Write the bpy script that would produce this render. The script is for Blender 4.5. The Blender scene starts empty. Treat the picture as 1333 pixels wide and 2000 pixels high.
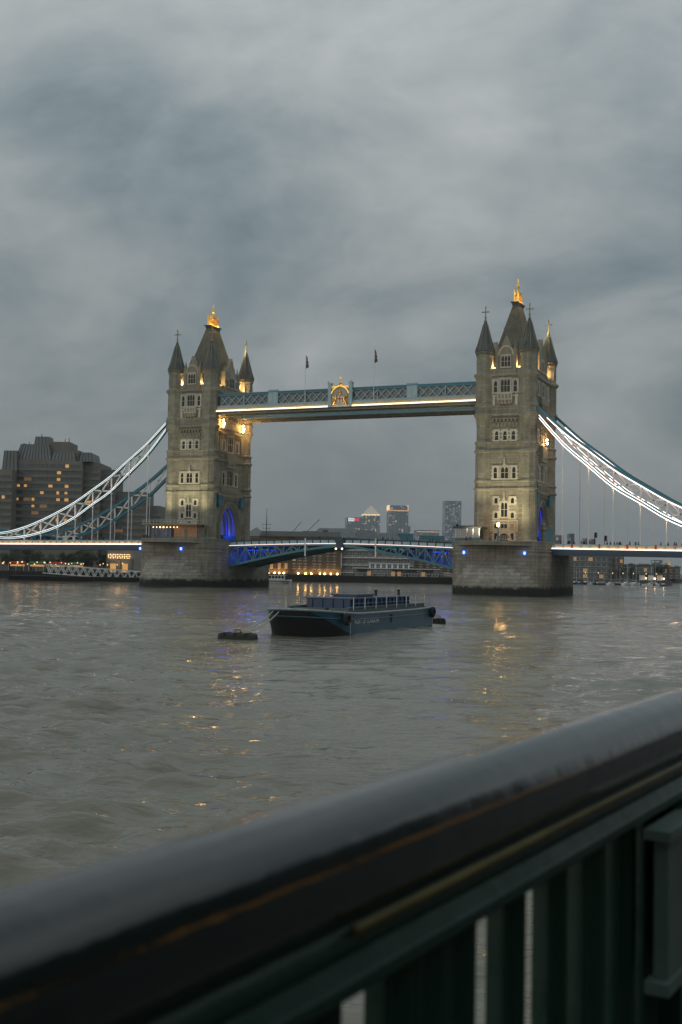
import bpy, bmesh, math, random
import numpy as np
from mathutils import Vector, Matrix
random.seed(7); RNG = np.random.default_rng(7)
SC = bpy.context.scene; COL = SC.collection
PI = math.pi; R = math.radians
# ------------------------------------------------------------------ camera
cam = bpy.data.cameras.new('camera'); camo = bpy.data.objects.new('camera', cam); COL.objects.link(camo)
FW = Vector((-0.39864346, 0.91585149, 0.04795241)); RT = Vector((0.91710347, 0.39821943, 0.01850676)); UP = Vector((0.00214614, -0.05135492, 0.99867816))
CAMP = Vector((111.2018, -263.1433, 5.5144))
camo.matrix_world = Matrix(((RT.x, UP.x, -FW.x, CAMP.x), (RT.y, UP.y, -FW.y, CAMP.y), (RT.z, UP.z, -FW.z, CAMP.z), (0, 0, 0, 1)))
cam.sensor_fit = 'HORIZONTAL'; cam.sensor_width = 24.0; cam.lens = 24.0*2256.83/1333
cam.clip_start = 0.05; cam.clip_end = 30000
cam.dof.use_dof = True; cam.dof.focus_distance = 240; cam.dof.aperture_fstop = 4.0; cam.dof.aperture_blades = 9
SC.camera = camo
# ------------------------------------------------------------------ exposure
vs = SC.view_settings; vs.view_transform = 'Standard'; vs.look = 'None'; vs.exposure = 0.0; vs.gamma = 1.0; vs.use_curve_mapping = False
SC.cycles.max_bounces = 8; SC.cycles.sample_clamp_indirect = 20.0; SC.cycles.use_denoising = True
# ------------------------------------------------------------------ sky: overcast dusk
SUN_EL, SUN_AZ = R(9), R(200)
w = bpy.data.worlds.new('World'); SC.world = w; w.use_nodes = True
nt = w.node_tree; nt.nodes.clear(); N = nt.nodes.new; L = nt.links.new
def ramp(node, stops):
    cr = node.color_ramp
    while len(cr.elements) < len(stops): cr.elements.new(0.5)
    for e, (p, c) in zip(cr.elements, stops): e.position = p; e.color = (*c, 1)
def mathn(nt, op, a, b=None, c=None):
    m = nt.nodes.new('ShaderNodeMath'); m.operation = op
    for i, v in enumerate((a, b, c)):
        if v is None: continue
        if isinstance(v, (int, float)): m.inputs[i].default_value = v
        else: nt.links.new(v, m.inputs[i])
    return m.outputs[0]
out = N('ShaderNodeOutputWorld'); mixs = N('ShaderNodeMixShader'); b1 = N('ShaderNodeBackground'); b2 = N('ShaderNodeBackground')
sky = N('ShaderNodeTexSky'); sky.sky_type = 'NISHITA'; sky.sun_disc = False; sky.sun_elevation = SUN_EL; sky.sun_rotation = SUN_AZ
L(sky.outputs[0], b1.inputs[0]); b1.inputs[1].default_value = 0.06
tc = N('ShaderNodeTexCoord'); sep = N('ShaderNodeSeparateXYZ'); L(tc.outputs['Generated'], sep.inputs[0])
zz = mathn(nt, 'MAXIMUM', sep.outputs[2], 0.0); zd = mathn(nt, 'ADD', zz, 0.60)
cu = mathn(nt, 'DIVIDE', sep.outputs[0], zd); cv = mathn(nt, 'DIVIDE', sep.outputs[1], zd)
cmb = N('ShaderNodeCombineXYZ'); L(cu, cmb.inputs[0]); L(cv, cmb.inputs[1])
mp = N('ShaderNodeMapping'); L(cmb.outputs[0], mp.inputs[0]); mp.inputs['Rotation'].default_value = (0, 0, R(-38)); mp.inputs['Scale'].default_value = (1.0, 1.35, 1); mp.inputs['Location'].default_value = (18.2566, -8.9251, 0)
n1 = N('ShaderNodeTexNoise'); L(mp.outputs[0], n1.inputs[0]); n1.inputs['Scale'].default_value = 2.7; n1.inputs['Detail'].default_value = 10; n1.inputs['Roughness'].default_value = 0.57; n1.inputs['Distortion'].default_value = 0.35
n2 = N('ShaderNodeTexNoise'); L(mp.outputs[0], n2.inputs[0]); n2.inputs['Scale'].default_value = 9.0; n2.inputs['Detail'].default_value = 6; n2.inputs['Roughness'].default_value = 0.6; n2.inputs['Distortion'].default_value = 0.5
nm = mathn(nt, 'ADD', mathn(nt, 'MULTIPLY', n1.outputs[0], 0.79), mathn(nt, 'MULTIPLY', n2.outputs[0], 0.21))
cr = N('ShaderNodeValToRGB'); L(nm, cr.inputs[0])
ramp(cr, [(0.34, (0.106, 0.138, 0.153)), (0.44, (0.160, 0.192, 0.204)), (0.52, (0.214, 0.238, 0.246)), (0.60, (0.266, 0.286, 0.290)), (0.70, (0.338, 0.346, 0.338))])
zen = mathn(nt, 'ADD', mathn(nt, 'MULTIPLY', zz, 2.0), 1.0)      # overcast sky: about three times brighter overhead than at the horizon
hz = N('ShaderNodeMapRange'); L(zz, hz.inputs[0]); hz.inputs[1].default_value = 0.0; hz.inputs[2].default_value = 0.16; hz.inputs[3].default_value = 0.75; hz.inputs[4].default_value = 0.0; hz.interpolation_type = 'SMOOTHSTEP'
mxc = N('ShaderNodeMixRGB'); L(hz.outputs[0], mxc.inputs[0]); L(cr.outputs[0], mxc.inputs[1]); mxc.inputs[2].default_value = (0.220, 0.231, 0.238, 1)
L(mxc.outputs[0], b2.inputs[0]); L(mathn(nt, 'MULTIPLY', zen, 0.96), b2.inputs[1])
mixs.inputs[0].default_value = 0.94; L(b1.outputs[0], mixs.inputs[1]); L(b2.outputs[0], mixs.inputs[2]); L(mixs.outputs[0], out.inputs[0])
sl = bpy.data.lights.new('sun', 'SUN'); sl.energy = 0.35; sl.angle = R(25); sl.color = (1, 0.93, 0.84); so = bpy.data.objects.new('sun', sl); COL.objects.link(so)
so.rotation_euler = (PI/2-SUN_EL, 0, PI-SUN_AZ); so.location = (0, 0, 300)

# ------------------------------------------------------------------ materials
def princ(name):
    m = bpy.data.materials.new(name); m.use_nodes = True; t = m.node_tree; b = t.nodes['Principled BSDF']; return m, t, b
def mat(name, col, rough=0.6, metal=0.0, var=0.0, scale=3.0, bump=0.0, bscale=None, emit=None, estr=0.0, coat=0.0, spec=0.5):
    m, t, b = princ(name); b.inputs['Base Color'].default_value = (*col, 1); b.inputs['Roughness'].default_value = rough; b.inputs['Metallic'].default_value = metal
    b.inputs['Specular IOR Level'].default_value = spec; b.inputs['Coat Weight'].default_value = coat
    if var or bump:
        g = t.nodes.new('ShaderNodeNewGeometry'); n = t.nodes.new('ShaderNodeTexNoise'); n.inputs['Scale'].default_value = scale; n.inputs['Detail'].default_value = 5
        t.links.new(g.outputs['Position'], n.inputs[0])
        if var:
            r_ = t.nodes.new('ShaderNodeValToRGB'); ramp(r_, [(0.25, tuple(c*(1-var) for c in col)), (0.75, tuple(min(1, c*(1+var)) for c in col))])
            t.links.new(n.outputs[0], r_.inputs[0]); t.links.new(r_.outputs[0], b.inputs['Base Color'])
            rr = t.nodes.new('ShaderNodeMapRange'); t.links.new(n.outputs[0], rr.inputs[0]); rr.inputs[3].default_value = max(0.02, rough-0.12); rr.inputs[4].default_value = min(1, rough+0.12); t.links.new(rr.outputs[0], b.inputs['Roughness'])
        if bump:
            n2 = t.nodes.new('ShaderNodeTexNoise'); n2.inputs['Scale'].default_value = bscale or scale*4; n2.inputs['Detail'].default_value = 4; t.links.new(g.outputs['Position'], n2.inputs[0])
            bp = t.nodes.new('ShaderNodeBump'); bp.inputs['Strength'].default_value = bump; bp.inputs['Distance'].default_value = 0.05; t.links.new(n2.outputs[0], bp.inputs['Height']); t.links.new(bp.outputs[0], b.inputs['Normal'])
    if emit: b.inputs['Emission Color'].default_value = (*emit, 1); b.inputs['Emission Strength'].default_value = estr
    return m
def stone(name, c0, c1, course=0.5, bw=1.15, weed=False, mortar=0.55, streak=1.0):
    m, t, b = princ(name); N = t.nodes.new; L = t.links.new
    g = N('ShaderNodeNewGeometry'); s = N('ShaderNodeSeparateXYZ'); L(g.outputs['Position'], s.inputs[0])
    uv = N('ShaderNodeCombineXYZ'); L(mathn(t, 'ADD', s.outputs[0], s.outputs[1]), uv.inputs[0]); L(s.outputs[2], uv.inputs[1])
    n = N('ShaderNodeTexNoise'); n.inputs['Scale'].default_value = 0.35; n.inputs['Detail'].default_value = 8; n.inputs['Roughness'].default_value = 0.65; L(g.outputs['Position'], n.inputs[0])
    st = N('ShaderNodeMapping'); st.inputs['Scale'].default_value = (1.6, 1.6, 0.12); L(g.outputs['Position'], st.inputs[0])
    ns = N('ShaderNodeTexNoise'); ns.inputs['Scale'].default_value = 1.0; ns.inputs['Detail'].default_value = 4; L(st.outputs[0], ns.inputs[0])
    mixv = mathn(t, 'ADD', mathn(t, 'MULTIPLY', n.outputs[0], 0.6), mathn(t, 'MULTIPLY', ns.outputs[0], 0.4))
    r_ = N('ShaderNodeValToRGB'); ramp(r_, [(0.34, c0), (0.64, c1)]); L(mixv, r_.inputs[0]); colo = r_.outputs[0]
    if course:
        br = N('ShaderNodeTexBrick'); L(uv.outputs[0], br.inputs[0]); br.inputs['Color1'].default_value = (1, 1, 1, 1); br.inputs['Color2'].default_value = (0.80, 0.80, 0.78, 1); br.inputs['Mortar'].default_value = (mortar, mortar, mortar, 1)
        br.inputs['Scale'].default_value = 1.0; br.inputs['Mortar Size'].default_value = 0.035; br.inputs['Brick Width'].default_value = bw; br.inputs['Row Height'].default_value = course
        mu = N('ShaderNodeMixRGB'); mu.blend_type = 'MULTIPLY'; mu.inputs[0].default_value = 1; L(colo, mu.inputs[1]); L(br.outputs[0], mu.inputs[2]); colo = mu.outputs[0]
        bp = N('ShaderNodeBump'); bp.inputs['Strength'].default_value = 0.7; bp.inputs['Distance'].default_value = 0.06; bp.invert = True
        L(br.outputs['Fac'], bp.inputs['Height']); L(bp.outputs[0], b.inputs['Normal'])
    else:
        oi = N('ShaderNodeObjectInfo'); mr = N('ShaderNodeMapRange'); L(oi.outputs['Random'], mr.inputs[0]); mr.inputs[3].default_value = 0.84; mr.inputs[4].default_value = 1.12
        mu = N('ShaderNodeMixRGB'); mu.blend_type = 'MULTIPLY'; mu.inputs[0].default_value = 1; L(colo, mu.inputs[1]); L(mr.outputs[0], mu.inputs[2]); colo = mu.outputs[0]
        n3 = N('ShaderNodeTexNoise'); n3.inputs['Scale'].default_value = 3; n3.inputs['Detail'].default_value = 6; L(g.outputs['Position'], n3.inputs[0])
        bp = N('ShaderNodeBump'); bp.inputs['Strength'].default_value = 0.5; bp.inputs['Distance'].default_value = 0.08; L(n3.outputs[0], bp.inputs['Height']); L(bp.outputs[0], b.inputs['Normal'])
    if weed:   # tide line: wet dark stone and green weed
        wn = N('ShaderNodeTexNoise'); wn.inputs['Scale'].default_value = 0.5; wn.inputs['Detail'].default_value = 5; L(g.outputs['Position'], wn.inputs[0])
        zn = mathn(t, 'ADD', s.outputs[2], mathn(t, 'MULTIPLY', wn.outputs[0], -2.4))
        f1 = N('ShaderNodeMapRange'); L(zn, f1.inputs[0]); f1.inputs[1].default_value = 1.0; f1.inputs[2].default_value = 0.3; f1.interpolation_type = 'SMOOTHSTEP'
        f2 = N('ShaderNodeMapRange'); L(zn, f2.inputs[0]); f2.inputs[1].default_value = 3.6; f2.inputs[2].default_value = 1.0
        m1 = N('ShaderNodeMixRGB'); m1.blend_type = 'MULTIPLY'; L(mathn(t, 'MULTIPLY', f2.outputs[0], 0.5), m1.inputs[0]); L(colo, m1.inputs[1]); m1.inputs[2].default_value = (0.55, 0.58, 0.5, 1)
        m2 = N('ShaderNodeMixRGB'); L(f1.outputs[0], m2.inputs[0]); L(m1.outputs[0], m2.inputs[1]); m2.inputs[2].default_value = (0.016, 0.020, 0.012, 1); colo = m2.outputs[0]
    L(colo, b.inputs['Base Color']); b.inputs['Roughness'].default_value = 0.85
    return m
M = {}
M['stone'] = stone('tower_stone', (0.205, 0.195, 0.145), (0.42, 0.395, 0.305), 0.55, 1.3, mortar=0.7)
M['pale'] = stone('portland_stone', (0.42, 0.39, 0.31), (0.60, 0.57, 0.47), 0)
M['mould'] = stone('moulding_stone', (0.22, 0.20, 0.145), (0.36, 0.33, 0.245), 0)
M['pier'] = stone('pier_granite', (0.17, 0.155, 0.122), (0.34, 0.315, 0.26), 0, weed=True)
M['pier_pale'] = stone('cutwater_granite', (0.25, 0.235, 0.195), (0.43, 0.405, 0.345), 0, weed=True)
M['joint'] = stone('pier_joint', (0.06, 0.055, 0.046), (0.11, 0.10, 0.085), 0, weed=True)
M['slate'] = stone('roof_slate', (0.11, 0.11, 0.085), (0.20, 0.195, 0.15), 0.32, 0.5, mortar=0.6)
M['slate2'] = stone('turret_slate', (0.085, 0.098, 0.09), (0.17, 0.18, 0.16), 0.55, 0.5, mortar=0.35)
M['glass'] = mat('dark_glass', (0.006, 0.007, 0.007), 0.22, spec=0.15)
M['gold'] = mat('gilding', (0.85, 0.52, 0.13), 0.32, 1.0, 0.15, 2)
M['goldp'] = mat('gilt_paint', (0.62, 0.42, 0.17), 0.45, 0.3, 0.2, 2)
M['teal'] = mat('teal_paint', (0.025, 0.17, 0.24), 0.45, 0, 0.2, 1.2)
M['paleblue'] = mat('pale_blue_paint', (0.32, 0.46, 0.50), 0.5, 0, 0.15, 1.5)
M['white'] = mat('white_paint', (0.72, 0.73, 0.70), 0.5, 0, 0.12, 1.5)
M['navy'] = mat('dark_blue_steel', (0.02, 0.05, 0.085), 0.5, 0, 0.2, 1.0)
M['dsteel'] = mat('dark_steel', (0.03, 0.034, 0.036), 0.5, 0.0, 0.2, 2)
M['soffit'] = mat('soffit_paint', (0.28, 0.25, 0.19), 0.6, 0, 0.25, 0.8)
M['led'] = mat('warm_led', (1, 0.9, 0.8), 0.5, emit=(1.0, 0.76, 0.50), estr=2.6)
M['ledcool'] = mat('pale_led', (1, 1, 1), 0.5, emit=(1.0, 0.97, 0.91), estr=1.1)
M['ledpink'] = mat('pink_white_led', (1, 0.9, 0.9), 0.5, emit=(1.0, 0.70, 0.60), estr=3.2)
M['leddim'] = mat('dim_led', (1, 0.9, 0.9), 0.5, emit=(1.0, 0.70, 0.64), estr=1.5)
M['lamp'] = mat('warm_lamp', (1, 0.8, 0.5), 0.5, emit=(1.0, 0.62, 0.25), estr=26)
M['floodlamp'] = mat('flood_lamp', (1, 0.8, 0.5), 0.5, emit=(1.0, 0.52, 0.15), estr=105)
M['lampquay'] = mat('quay_lamp_globe', (1, 0.8, 0.5), 0.5, emit=(1.0, 0.60, 0.25), estr=1.3)
M['lampsoft'] = mat('soft_warm_lamp', (1, 0.8, 0.5), 0.5, emit=(1.0, 0.60, 0.26), estr=5)
M['bluelamp'] = mat('blue_lamp', (0.1, 0.2, 1), 0.5, emit=(0.06, 0.16, 1.0), estr=9)
M['blueglow'] = mat('blue_lit_strip', (0.1, 0.2, 1), 0.5, emit=(0.015, 0.05, 1.0), estr=1.0)
M['litwin'] = mat('lit_window', (0.3, 0.2, 0.1), 0.4, emit=(1.0, 0.50, 0.13), estr=0.5)
M['dimwin'] = mat('dim_lit_window', (0.2, 0.15, 0.1), 0.3, emit=(1.0, 0.50, 0.2), estr=0.10)

# ------------------------------------------------------------------ mesh helpers
ORG = {}
class MB:
    def __init__(s): s.v = []; s.f = []
    def add(s, vs, fs):
        o = len(s.v); s.v += [tuple(p) for p in vs]; s.f += [tuple(i+o for i in f) for f in fs]; return s
    def box(s, x0, x1, y0, y1, z0, z1):
        return s.add([(x0,y0,z0),(x1,y0,z0),(x1,y1,z0),(x0,y1,z0),(x0,y0,z1),(x1,y0,z1),(x1,y1,z1),(x0,y1,z1)],
                     [(0,3,2,1),(4,5,6,7),(0,1,5,4),(1,2,6,5),(2,3,7,6),(3,0,4,7)])
    def hexa(s, p): return s.add(p, [(0,3,2,1),(4,5,6,7),(0,1,5,4),(1,2,6,5),(2,3,7,6),(3,0,4,7)])
    def bar(s, a, b, w, h=None, up=(0, 0, 1)):
        a = Vector(a); b = Vector(b); h = h or w; d = (b-a).normalized(); u = Vector(up)
        if abs(d.dot(u)) > 0.98: u = Vector((0, 1, 0))
        x = d.cross(u).normalized()*w/2; y = x.cross(d).normalized()*h/2
        return s.hexa([a-x-y, a+x-y, b+x-y, b-x-y, a-x+y, a+x+y, b+x+y, b-x+y])
    def lathe(s, prof, c=(0, 0), n=8, ph=None, cap=True, sx=1, sy=1):
        ph = PI/n if ph is None else ph; o = len(s.v)
        for r, z in prof:
            for k in range(n): s.v.append((c[0]+sx*r*math.cos(ph+2*PI*k/n), c[1]+sy*r*math.sin(ph+2*PI*k/n), z))
        for i in range(len(prof)-1):
            for k in range(n): k2 = (k+1) % n; s.f.append((o+i*n+k, o+i*n+k2, o+(i+1)*n+k2, o+(i+1)*n+k))
        if cap: s.f.append(tuple(o+k for k in reversed(range(n)))); s.f.append(tuple(o+(len(prof)-1)*n+k for k in range(n)))
        return s
    def tube(s, pts, r, n=6, cap=True):
        o = len(s.v); pts = [Vector(p) for p in pts]; rs = r if isinstance(r, (list, tuple)) else [r]*len(pts)
        for i, p in enumerate(pts):
            d = (pts[min(i+1, len(pts)-1)]-pts[max(i-1, 0)]).normalized(); u = Vector((0, 0, 1)) if abs(d.z) < 0.95 else Vector((0, 1, 0))
            x = d.cross(u).normalized(); y = x.cross(d)
            for k in range(n): a = 2*PI*k/n; s.v.append(tuple(p+x*rs[i]*math.cos(a)+y*rs[i]*math.sin(a)))
        for i in range(len(pts)-1):
            for k in range(n): k2 = (k+1) % n; s.f.append((o+i*n+k, o+i*n+k2, o+(i+1)*n+k2, o+(i+1)*n+k))
        if cap: s.f.append(tuple(o+k for k in reversed(range(n)))); s.f.append(tuple(o+(len(pts)-1)*n+k for k in range(n)))
        return s
    def ball(s, c, r, n=8, m=5, sz=1):
        return s.lathe([(max(1e-4, r*math.sin(PI*i/m)), c[2]-r*sz*math.cos(PI*i/m)) for i in range(m+1)], (c[0], c[1]), n, cap=False)
    def extr(s, poly, fn, n0, n1):   # poly of (u,z) extruded from n0 to n1 through fn(u,z,n)
        k = len(poly); o = len(s.v)
        for n in (n0, n1): s.v += [tuple(fn(u, z, n)) for u, z in poly]
        s.f.append(tuple(o+i for i in range(k))); s.f.append(tuple(o+k+i for i in reversed(range(k))))
        for i in range(k): j = (i+1) % k; s.f.append((o+i, o+k+i, o+k+j, o+j))
        return s
    def loft(s, rings, closed=True):
        o = len(s.v); n = len(rings[0])
        for r in rings: s.v += [tuple(p) for p in r]
        for i in range(len(rings)-1):
            for k in range(n if closed else n-1): k2 = (k+1) % n; s.f.append((o+i*n+k, o+i*n+k2, o+(i+1)*n+k2, o+(i+1)*n+k))
        return s
    def mesh(s, name, m, org=(0, 0, 0), smooth=False):
        me = bpy.data.meshes.new(name); me.from_pydata([(x-org[0], y-org[1], z-org[2]) for x, y, z in s.v], [], s.f)
        bm = bmesh.new(); bm.from_mesh(me); bmesh.ops.recalc_face_normals(bm, faces=bm.faces); bm.to_mesh(me); bm.free()
        if m: me.materials.append(M[m] if isinstance(m, str) else m)
        if smooth: me.polygons.foreach_set('use_smooth', [True]*len(me.polygons))
        return me
    def build(s, name, m, parent=None, smooth=False, org=None):
        org = ORG[parent.name] if parent else (org or (0, 0, 0))
        o = bpy.data.objects.new(name, s.mesh(name, m, org, smooth)); COL.objects.link(o)
        if parent: o.parent = parent
        else: o.location = org
        ORG[o.name] = org; return o
def tag(o, label=None, cat=None, group=None, kind=None):
    for k, v in (('label', label), ('category', cat), ('group', group), ('kind', kind)):
        if v: o[k] = v
    return o
def thing(name, loc, label, cat, group=None, rz=0):
    o = bpy.data.objects.new(name, None); COL.objects.link(o); o.location = loc; o.rotation_euler.z = rz; o.empty_display_size = 0.5; ORG[o.name] = tuple(loc); return tag(o, label, cat, group)
def inst(me, name, parent, loc, rz=0, sc=None):   # loc in world terms of an unrotated thing
    o = bpy.data.objects.new(name, me); COL.objects.link(o); org = (0, 0, 0)
    if parent: o.parent = parent; org = ORG[parent.name]
    o.location = (loc[0]-org[0], loc[1]-org[1], loc[2]-org[2]); o.rotation_euler.z = rz
    if sc: o.scale = sc
    ORG[o.name] = (0, 0, 0); return o
def kid(me, name, parent):
    o = bpy.data.objects.new(name, me); COL.objects.link(o); o.parent = parent; return o
def copy_tree(o, parent=None):
    c = o.copy(); COL.objects.link(c); c.parent = parent
    for ch in o.children: copy_tree(ch, c)
    return c
def plight(name, parent, loc, power, col, rad=0.15, spot=None, to=None, blend=0.5):
    l = bpy.data.lights.new(name, 'SPOT' if spot else 'POINT'); l.energy = power; l.color = col; l.shadow_soft_size = rad
    if spot: l.spot_size = R(spot); l.spot_blend = blend
    o = bpy.data.objects.new(name, l); COL.objects.link(o); org = ORG[parent.name] if parent else (0, 0, 0); o.parent = parent
    o.location = (loc[0]-org[0], loc[1]-org[1], loc[2]-org[2])
    if to is not None: o.rotation_euler = (Vector(to)-Vector(loc)).to_track_quat('-Z', 'Y').to_euler()
    return o
WARM = (1.0, 0.60, 0.24); BLUE = (0.03, 0.10, 1.0)
def arch_pts(w, zs, h, n=12, p=2.0):   # pointed-ish arch from left to right
    return [(-w+2*w*i/n, zs+h*max(0.0, 1-abs(-1+2*i/n)**p)**(1/1.75)) for i in range(n+1)]
def text_mesh(body, size, m, name, depth=0.01, spacing=1.0):
    c = bpy.data.curves.new(name, 'FONT'); c.body = body; c.size = size; c.extrude = depth; c.align_x = 'CENTER'; c.align_y = 'CENTER'; c.space_character = spacing
    o = bpy.data.objects.new(name, c); COL.objects.link(o); dg = bpy.context.evaluated_depsgraph_get()
    me = bpy.data.meshes.new_from_object(o.evaluated_get(dg)); bpy.data.objects.remove(o); bpy.data.curves.remove(c)
    me.materials.clear(); me.materials.append(M[m]); me.name = name; return me
# ================================================================== river and ground
S = 41.15
def build_river():
    nx, ny = 860, 860
    tx = np.linspace(-6.2, 3.3, nx); ty = np.linspace(-2.6, 6.3, ny)
    X = 104+16*np.sinh(tx); Y = -238+16*np.sinh(ty)
    dx = np.gradient(X); dy = np.gradient(Y)
    XX, YY = np.meshgrid(X, Y); D = np.maximum(*np.meshgrid(dx, dy)); H = np.zeros_like(XX)
    def waves(n, l0, l1, amp, ang, spread):
        h = np.zeros_like(XX)
        for i in range(n):
            lam = l0*(l1/l0)**RNG.random(); th = ang+spread*RNG.normal(); k = 2*PI/lam; ph = RNG.random()*2*PI
            wgt = np.clip((lam/D-2.5)/2.5, 0, 1)
            q = np.sin(k*(XX*math.cos(th)+YY*math.sin(th))+ph+0.6*np.sin(0.11*XX+ph)+0.6*np.sin(0.13*YY+2*ph))
            h += wgt*amp*lam**0.9*(q+0.25*np.cos(2*np.arcsin(np.clip(q, -1, 1))))
        return h/math.sqrt(n)
    patch = 0.7+0.35*np.sin(XX*0.045+1+1.2*np.sin(YY*0.05))*np.sin(YY*0.06+0.7*np.sin(XX*0.07))+0.25*np.sin(XX*0.17+YY*0.11)
    H += waves(26, 0.45, 2.2, 0.086, 1.98, 0.65)*np.clip(patch, 0.15, 2)**2+waves(18, 2.2, 7.0, 0.027, 2.0, 0.5)*patch+waves(6, 10, 30, 0.006, 1.2, 0.5)
    me = bpy.data.meshes.new('river'); n = nx*ny
    co = np.stack([XX, YY, H], -1).reshape(-1, 3).astype(np.float32)
    i = np.arange(n).reshape(ny, nx); q = np.stack([i[:-1, :-1], i[:-1, 1:], i[1:, 1:], i[1:, :-1]], -1).reshape(-1, 4)
    me.vertices.add(n); me.vertices.foreach_set('co', co.ravel()); me.loops.add(q.size); me.loops.foreach_set('vertex_index', q.ravel().astype(np.int32))
    me.polygons.add(len(q)); me.polygons.foreach_set('loop_start', np.arange(0, q.size, 4, dtype=np.int32)); me.polygons.foreach_set('use_smooth', np.ones(len(q), bool)); me.update()
    m, t, b = princ('river_water'); Nn = t.nodes.new; Ln = t.links.new
    g = Nn('ShaderNodeNewGeometry'); n1 = Nn('ShaderNodeTexNoise'); n1.inputs['Scale'].default_value = 0.05; n1.inputs['Detail'].default_value = 4; Ln(g.outputs['Position'], n1.inputs[0])
    r_ = Nn('ShaderNodeValToRGB'); ramp(r_, [(0.35, (0.168, 0.158, 0.120)), (0.65, (0.215, 0.204, 0.158))]); Ln(n1.outputs[0], r_.inputs[0]); Ln(r_.outputs[0], b.inputs['Base Color'])
    b.inputs['Roughness'].default_value = 0.06; b.inputs['IOR'].default_value = 1.333
    mr0 = Nn('ShaderNodeMapping'); mr0.inputs['Rotation'].default_value = (0, 0, -1.98); Ln(g.outputs['Position'], mr0.inputs[0]); mp = Nn('ShaderNodeMapping'); mp.inputs['Scale'].default_value = (1, 0.42, 1); Ln(mr0.outputs[0], mp.inputs[0])
    n2 = Nn('ShaderNodeTexNoise'); n2.inputs['Scale'].default_value = 2.4; n2.inputs['Detail'].default_value = 4; n2.inputs['Roughness'].default_value = 0.5; Ln(mp.outputs[0], n2.inputs[0])
    n3 = Nn('ShaderNodeTexNoise'); n3.inputs['Scale'].default_value = 0.9; n3.inputs['Detail'].default_value = 4; n3.inputs['Distortion'].default_value = 0.6; Ln(mp.outputs[0], n3.inputs[0])
    hh = mathn(t, 'ADD', mathn(t, 'MULTIPLY', n2.outputs[0], 0.40), n3.outputs[0])
    bp = Nn('ShaderNodeBump'); bp.inputs['Strength'].default_value = 0.85; bp.inputs['Distance'].default_value = 0.30; Ln(hh, bp.inputs['Height']); Ln(bp.outputs[0], b.inputs['Normal'])
    me.materials.append(m); o = bpy.data.objects.new('river', me); COL.objects.link(o); tag(o, kind='structure')
build_river()
M['earth'] = mat('ground', (0.10, 0.098, 0.088), 0.9, 0, 0.3, 0.05)
M['wallstone'] = stone('embankment_stone', (0.10, 0.095, 0.08), (0.19, 0.18, 0.15), 0.6, 1.4, weed=True)
def slab(name, poly, z0, z1, m, kind='structure'):
    b = MB(); b.extr(poly, lambda u, z, n: (u, z, n), z0, z1); return tag(b.build(name, m), kind=kind)
# ================================================================== piers
def pier_plan(s):           # s in 0..1 round the upstream half: from (-w,0) round the nose to (w,0)
    w, ys, ye = 10.65, 13.0, 7.6; L1 = ys; La = 27.0; T = 2*L1+La; d = s*T
    if d < L1: return (-w, -d), (-1, 0), 0.0
    if d > L1+La: return (w, -(T-d)), (1, 0), 0.0
    a = PI*(d-L1)/La; x = -w*math.cos(a); y = -ys-ye*math.sin(a)**0.9
    return (x, y), (-math.cos(a), -math.sin(a)), math.sin(a)**4
def pier_pt(s, z, off=0.0):
    (x, y), (nx, ny), e = pier_plan(s); ln = math.hypot(nx, ny); ex = 7.2*e
    zt = 1.6+6.2*e**0.6
    f = 1.0 if z < 1.6 else max(0.0, 1-(z-1.6)/(zt-1.6+1e-6))**0.75 if z < zt else 0.0
    y2 = y-ex*f*(0.92 if z > 0 else 1); x2 = x*(1+0.02*f*e)
    return (x2+nx/ln*off, y2+ny/ln*off, z)
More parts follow.
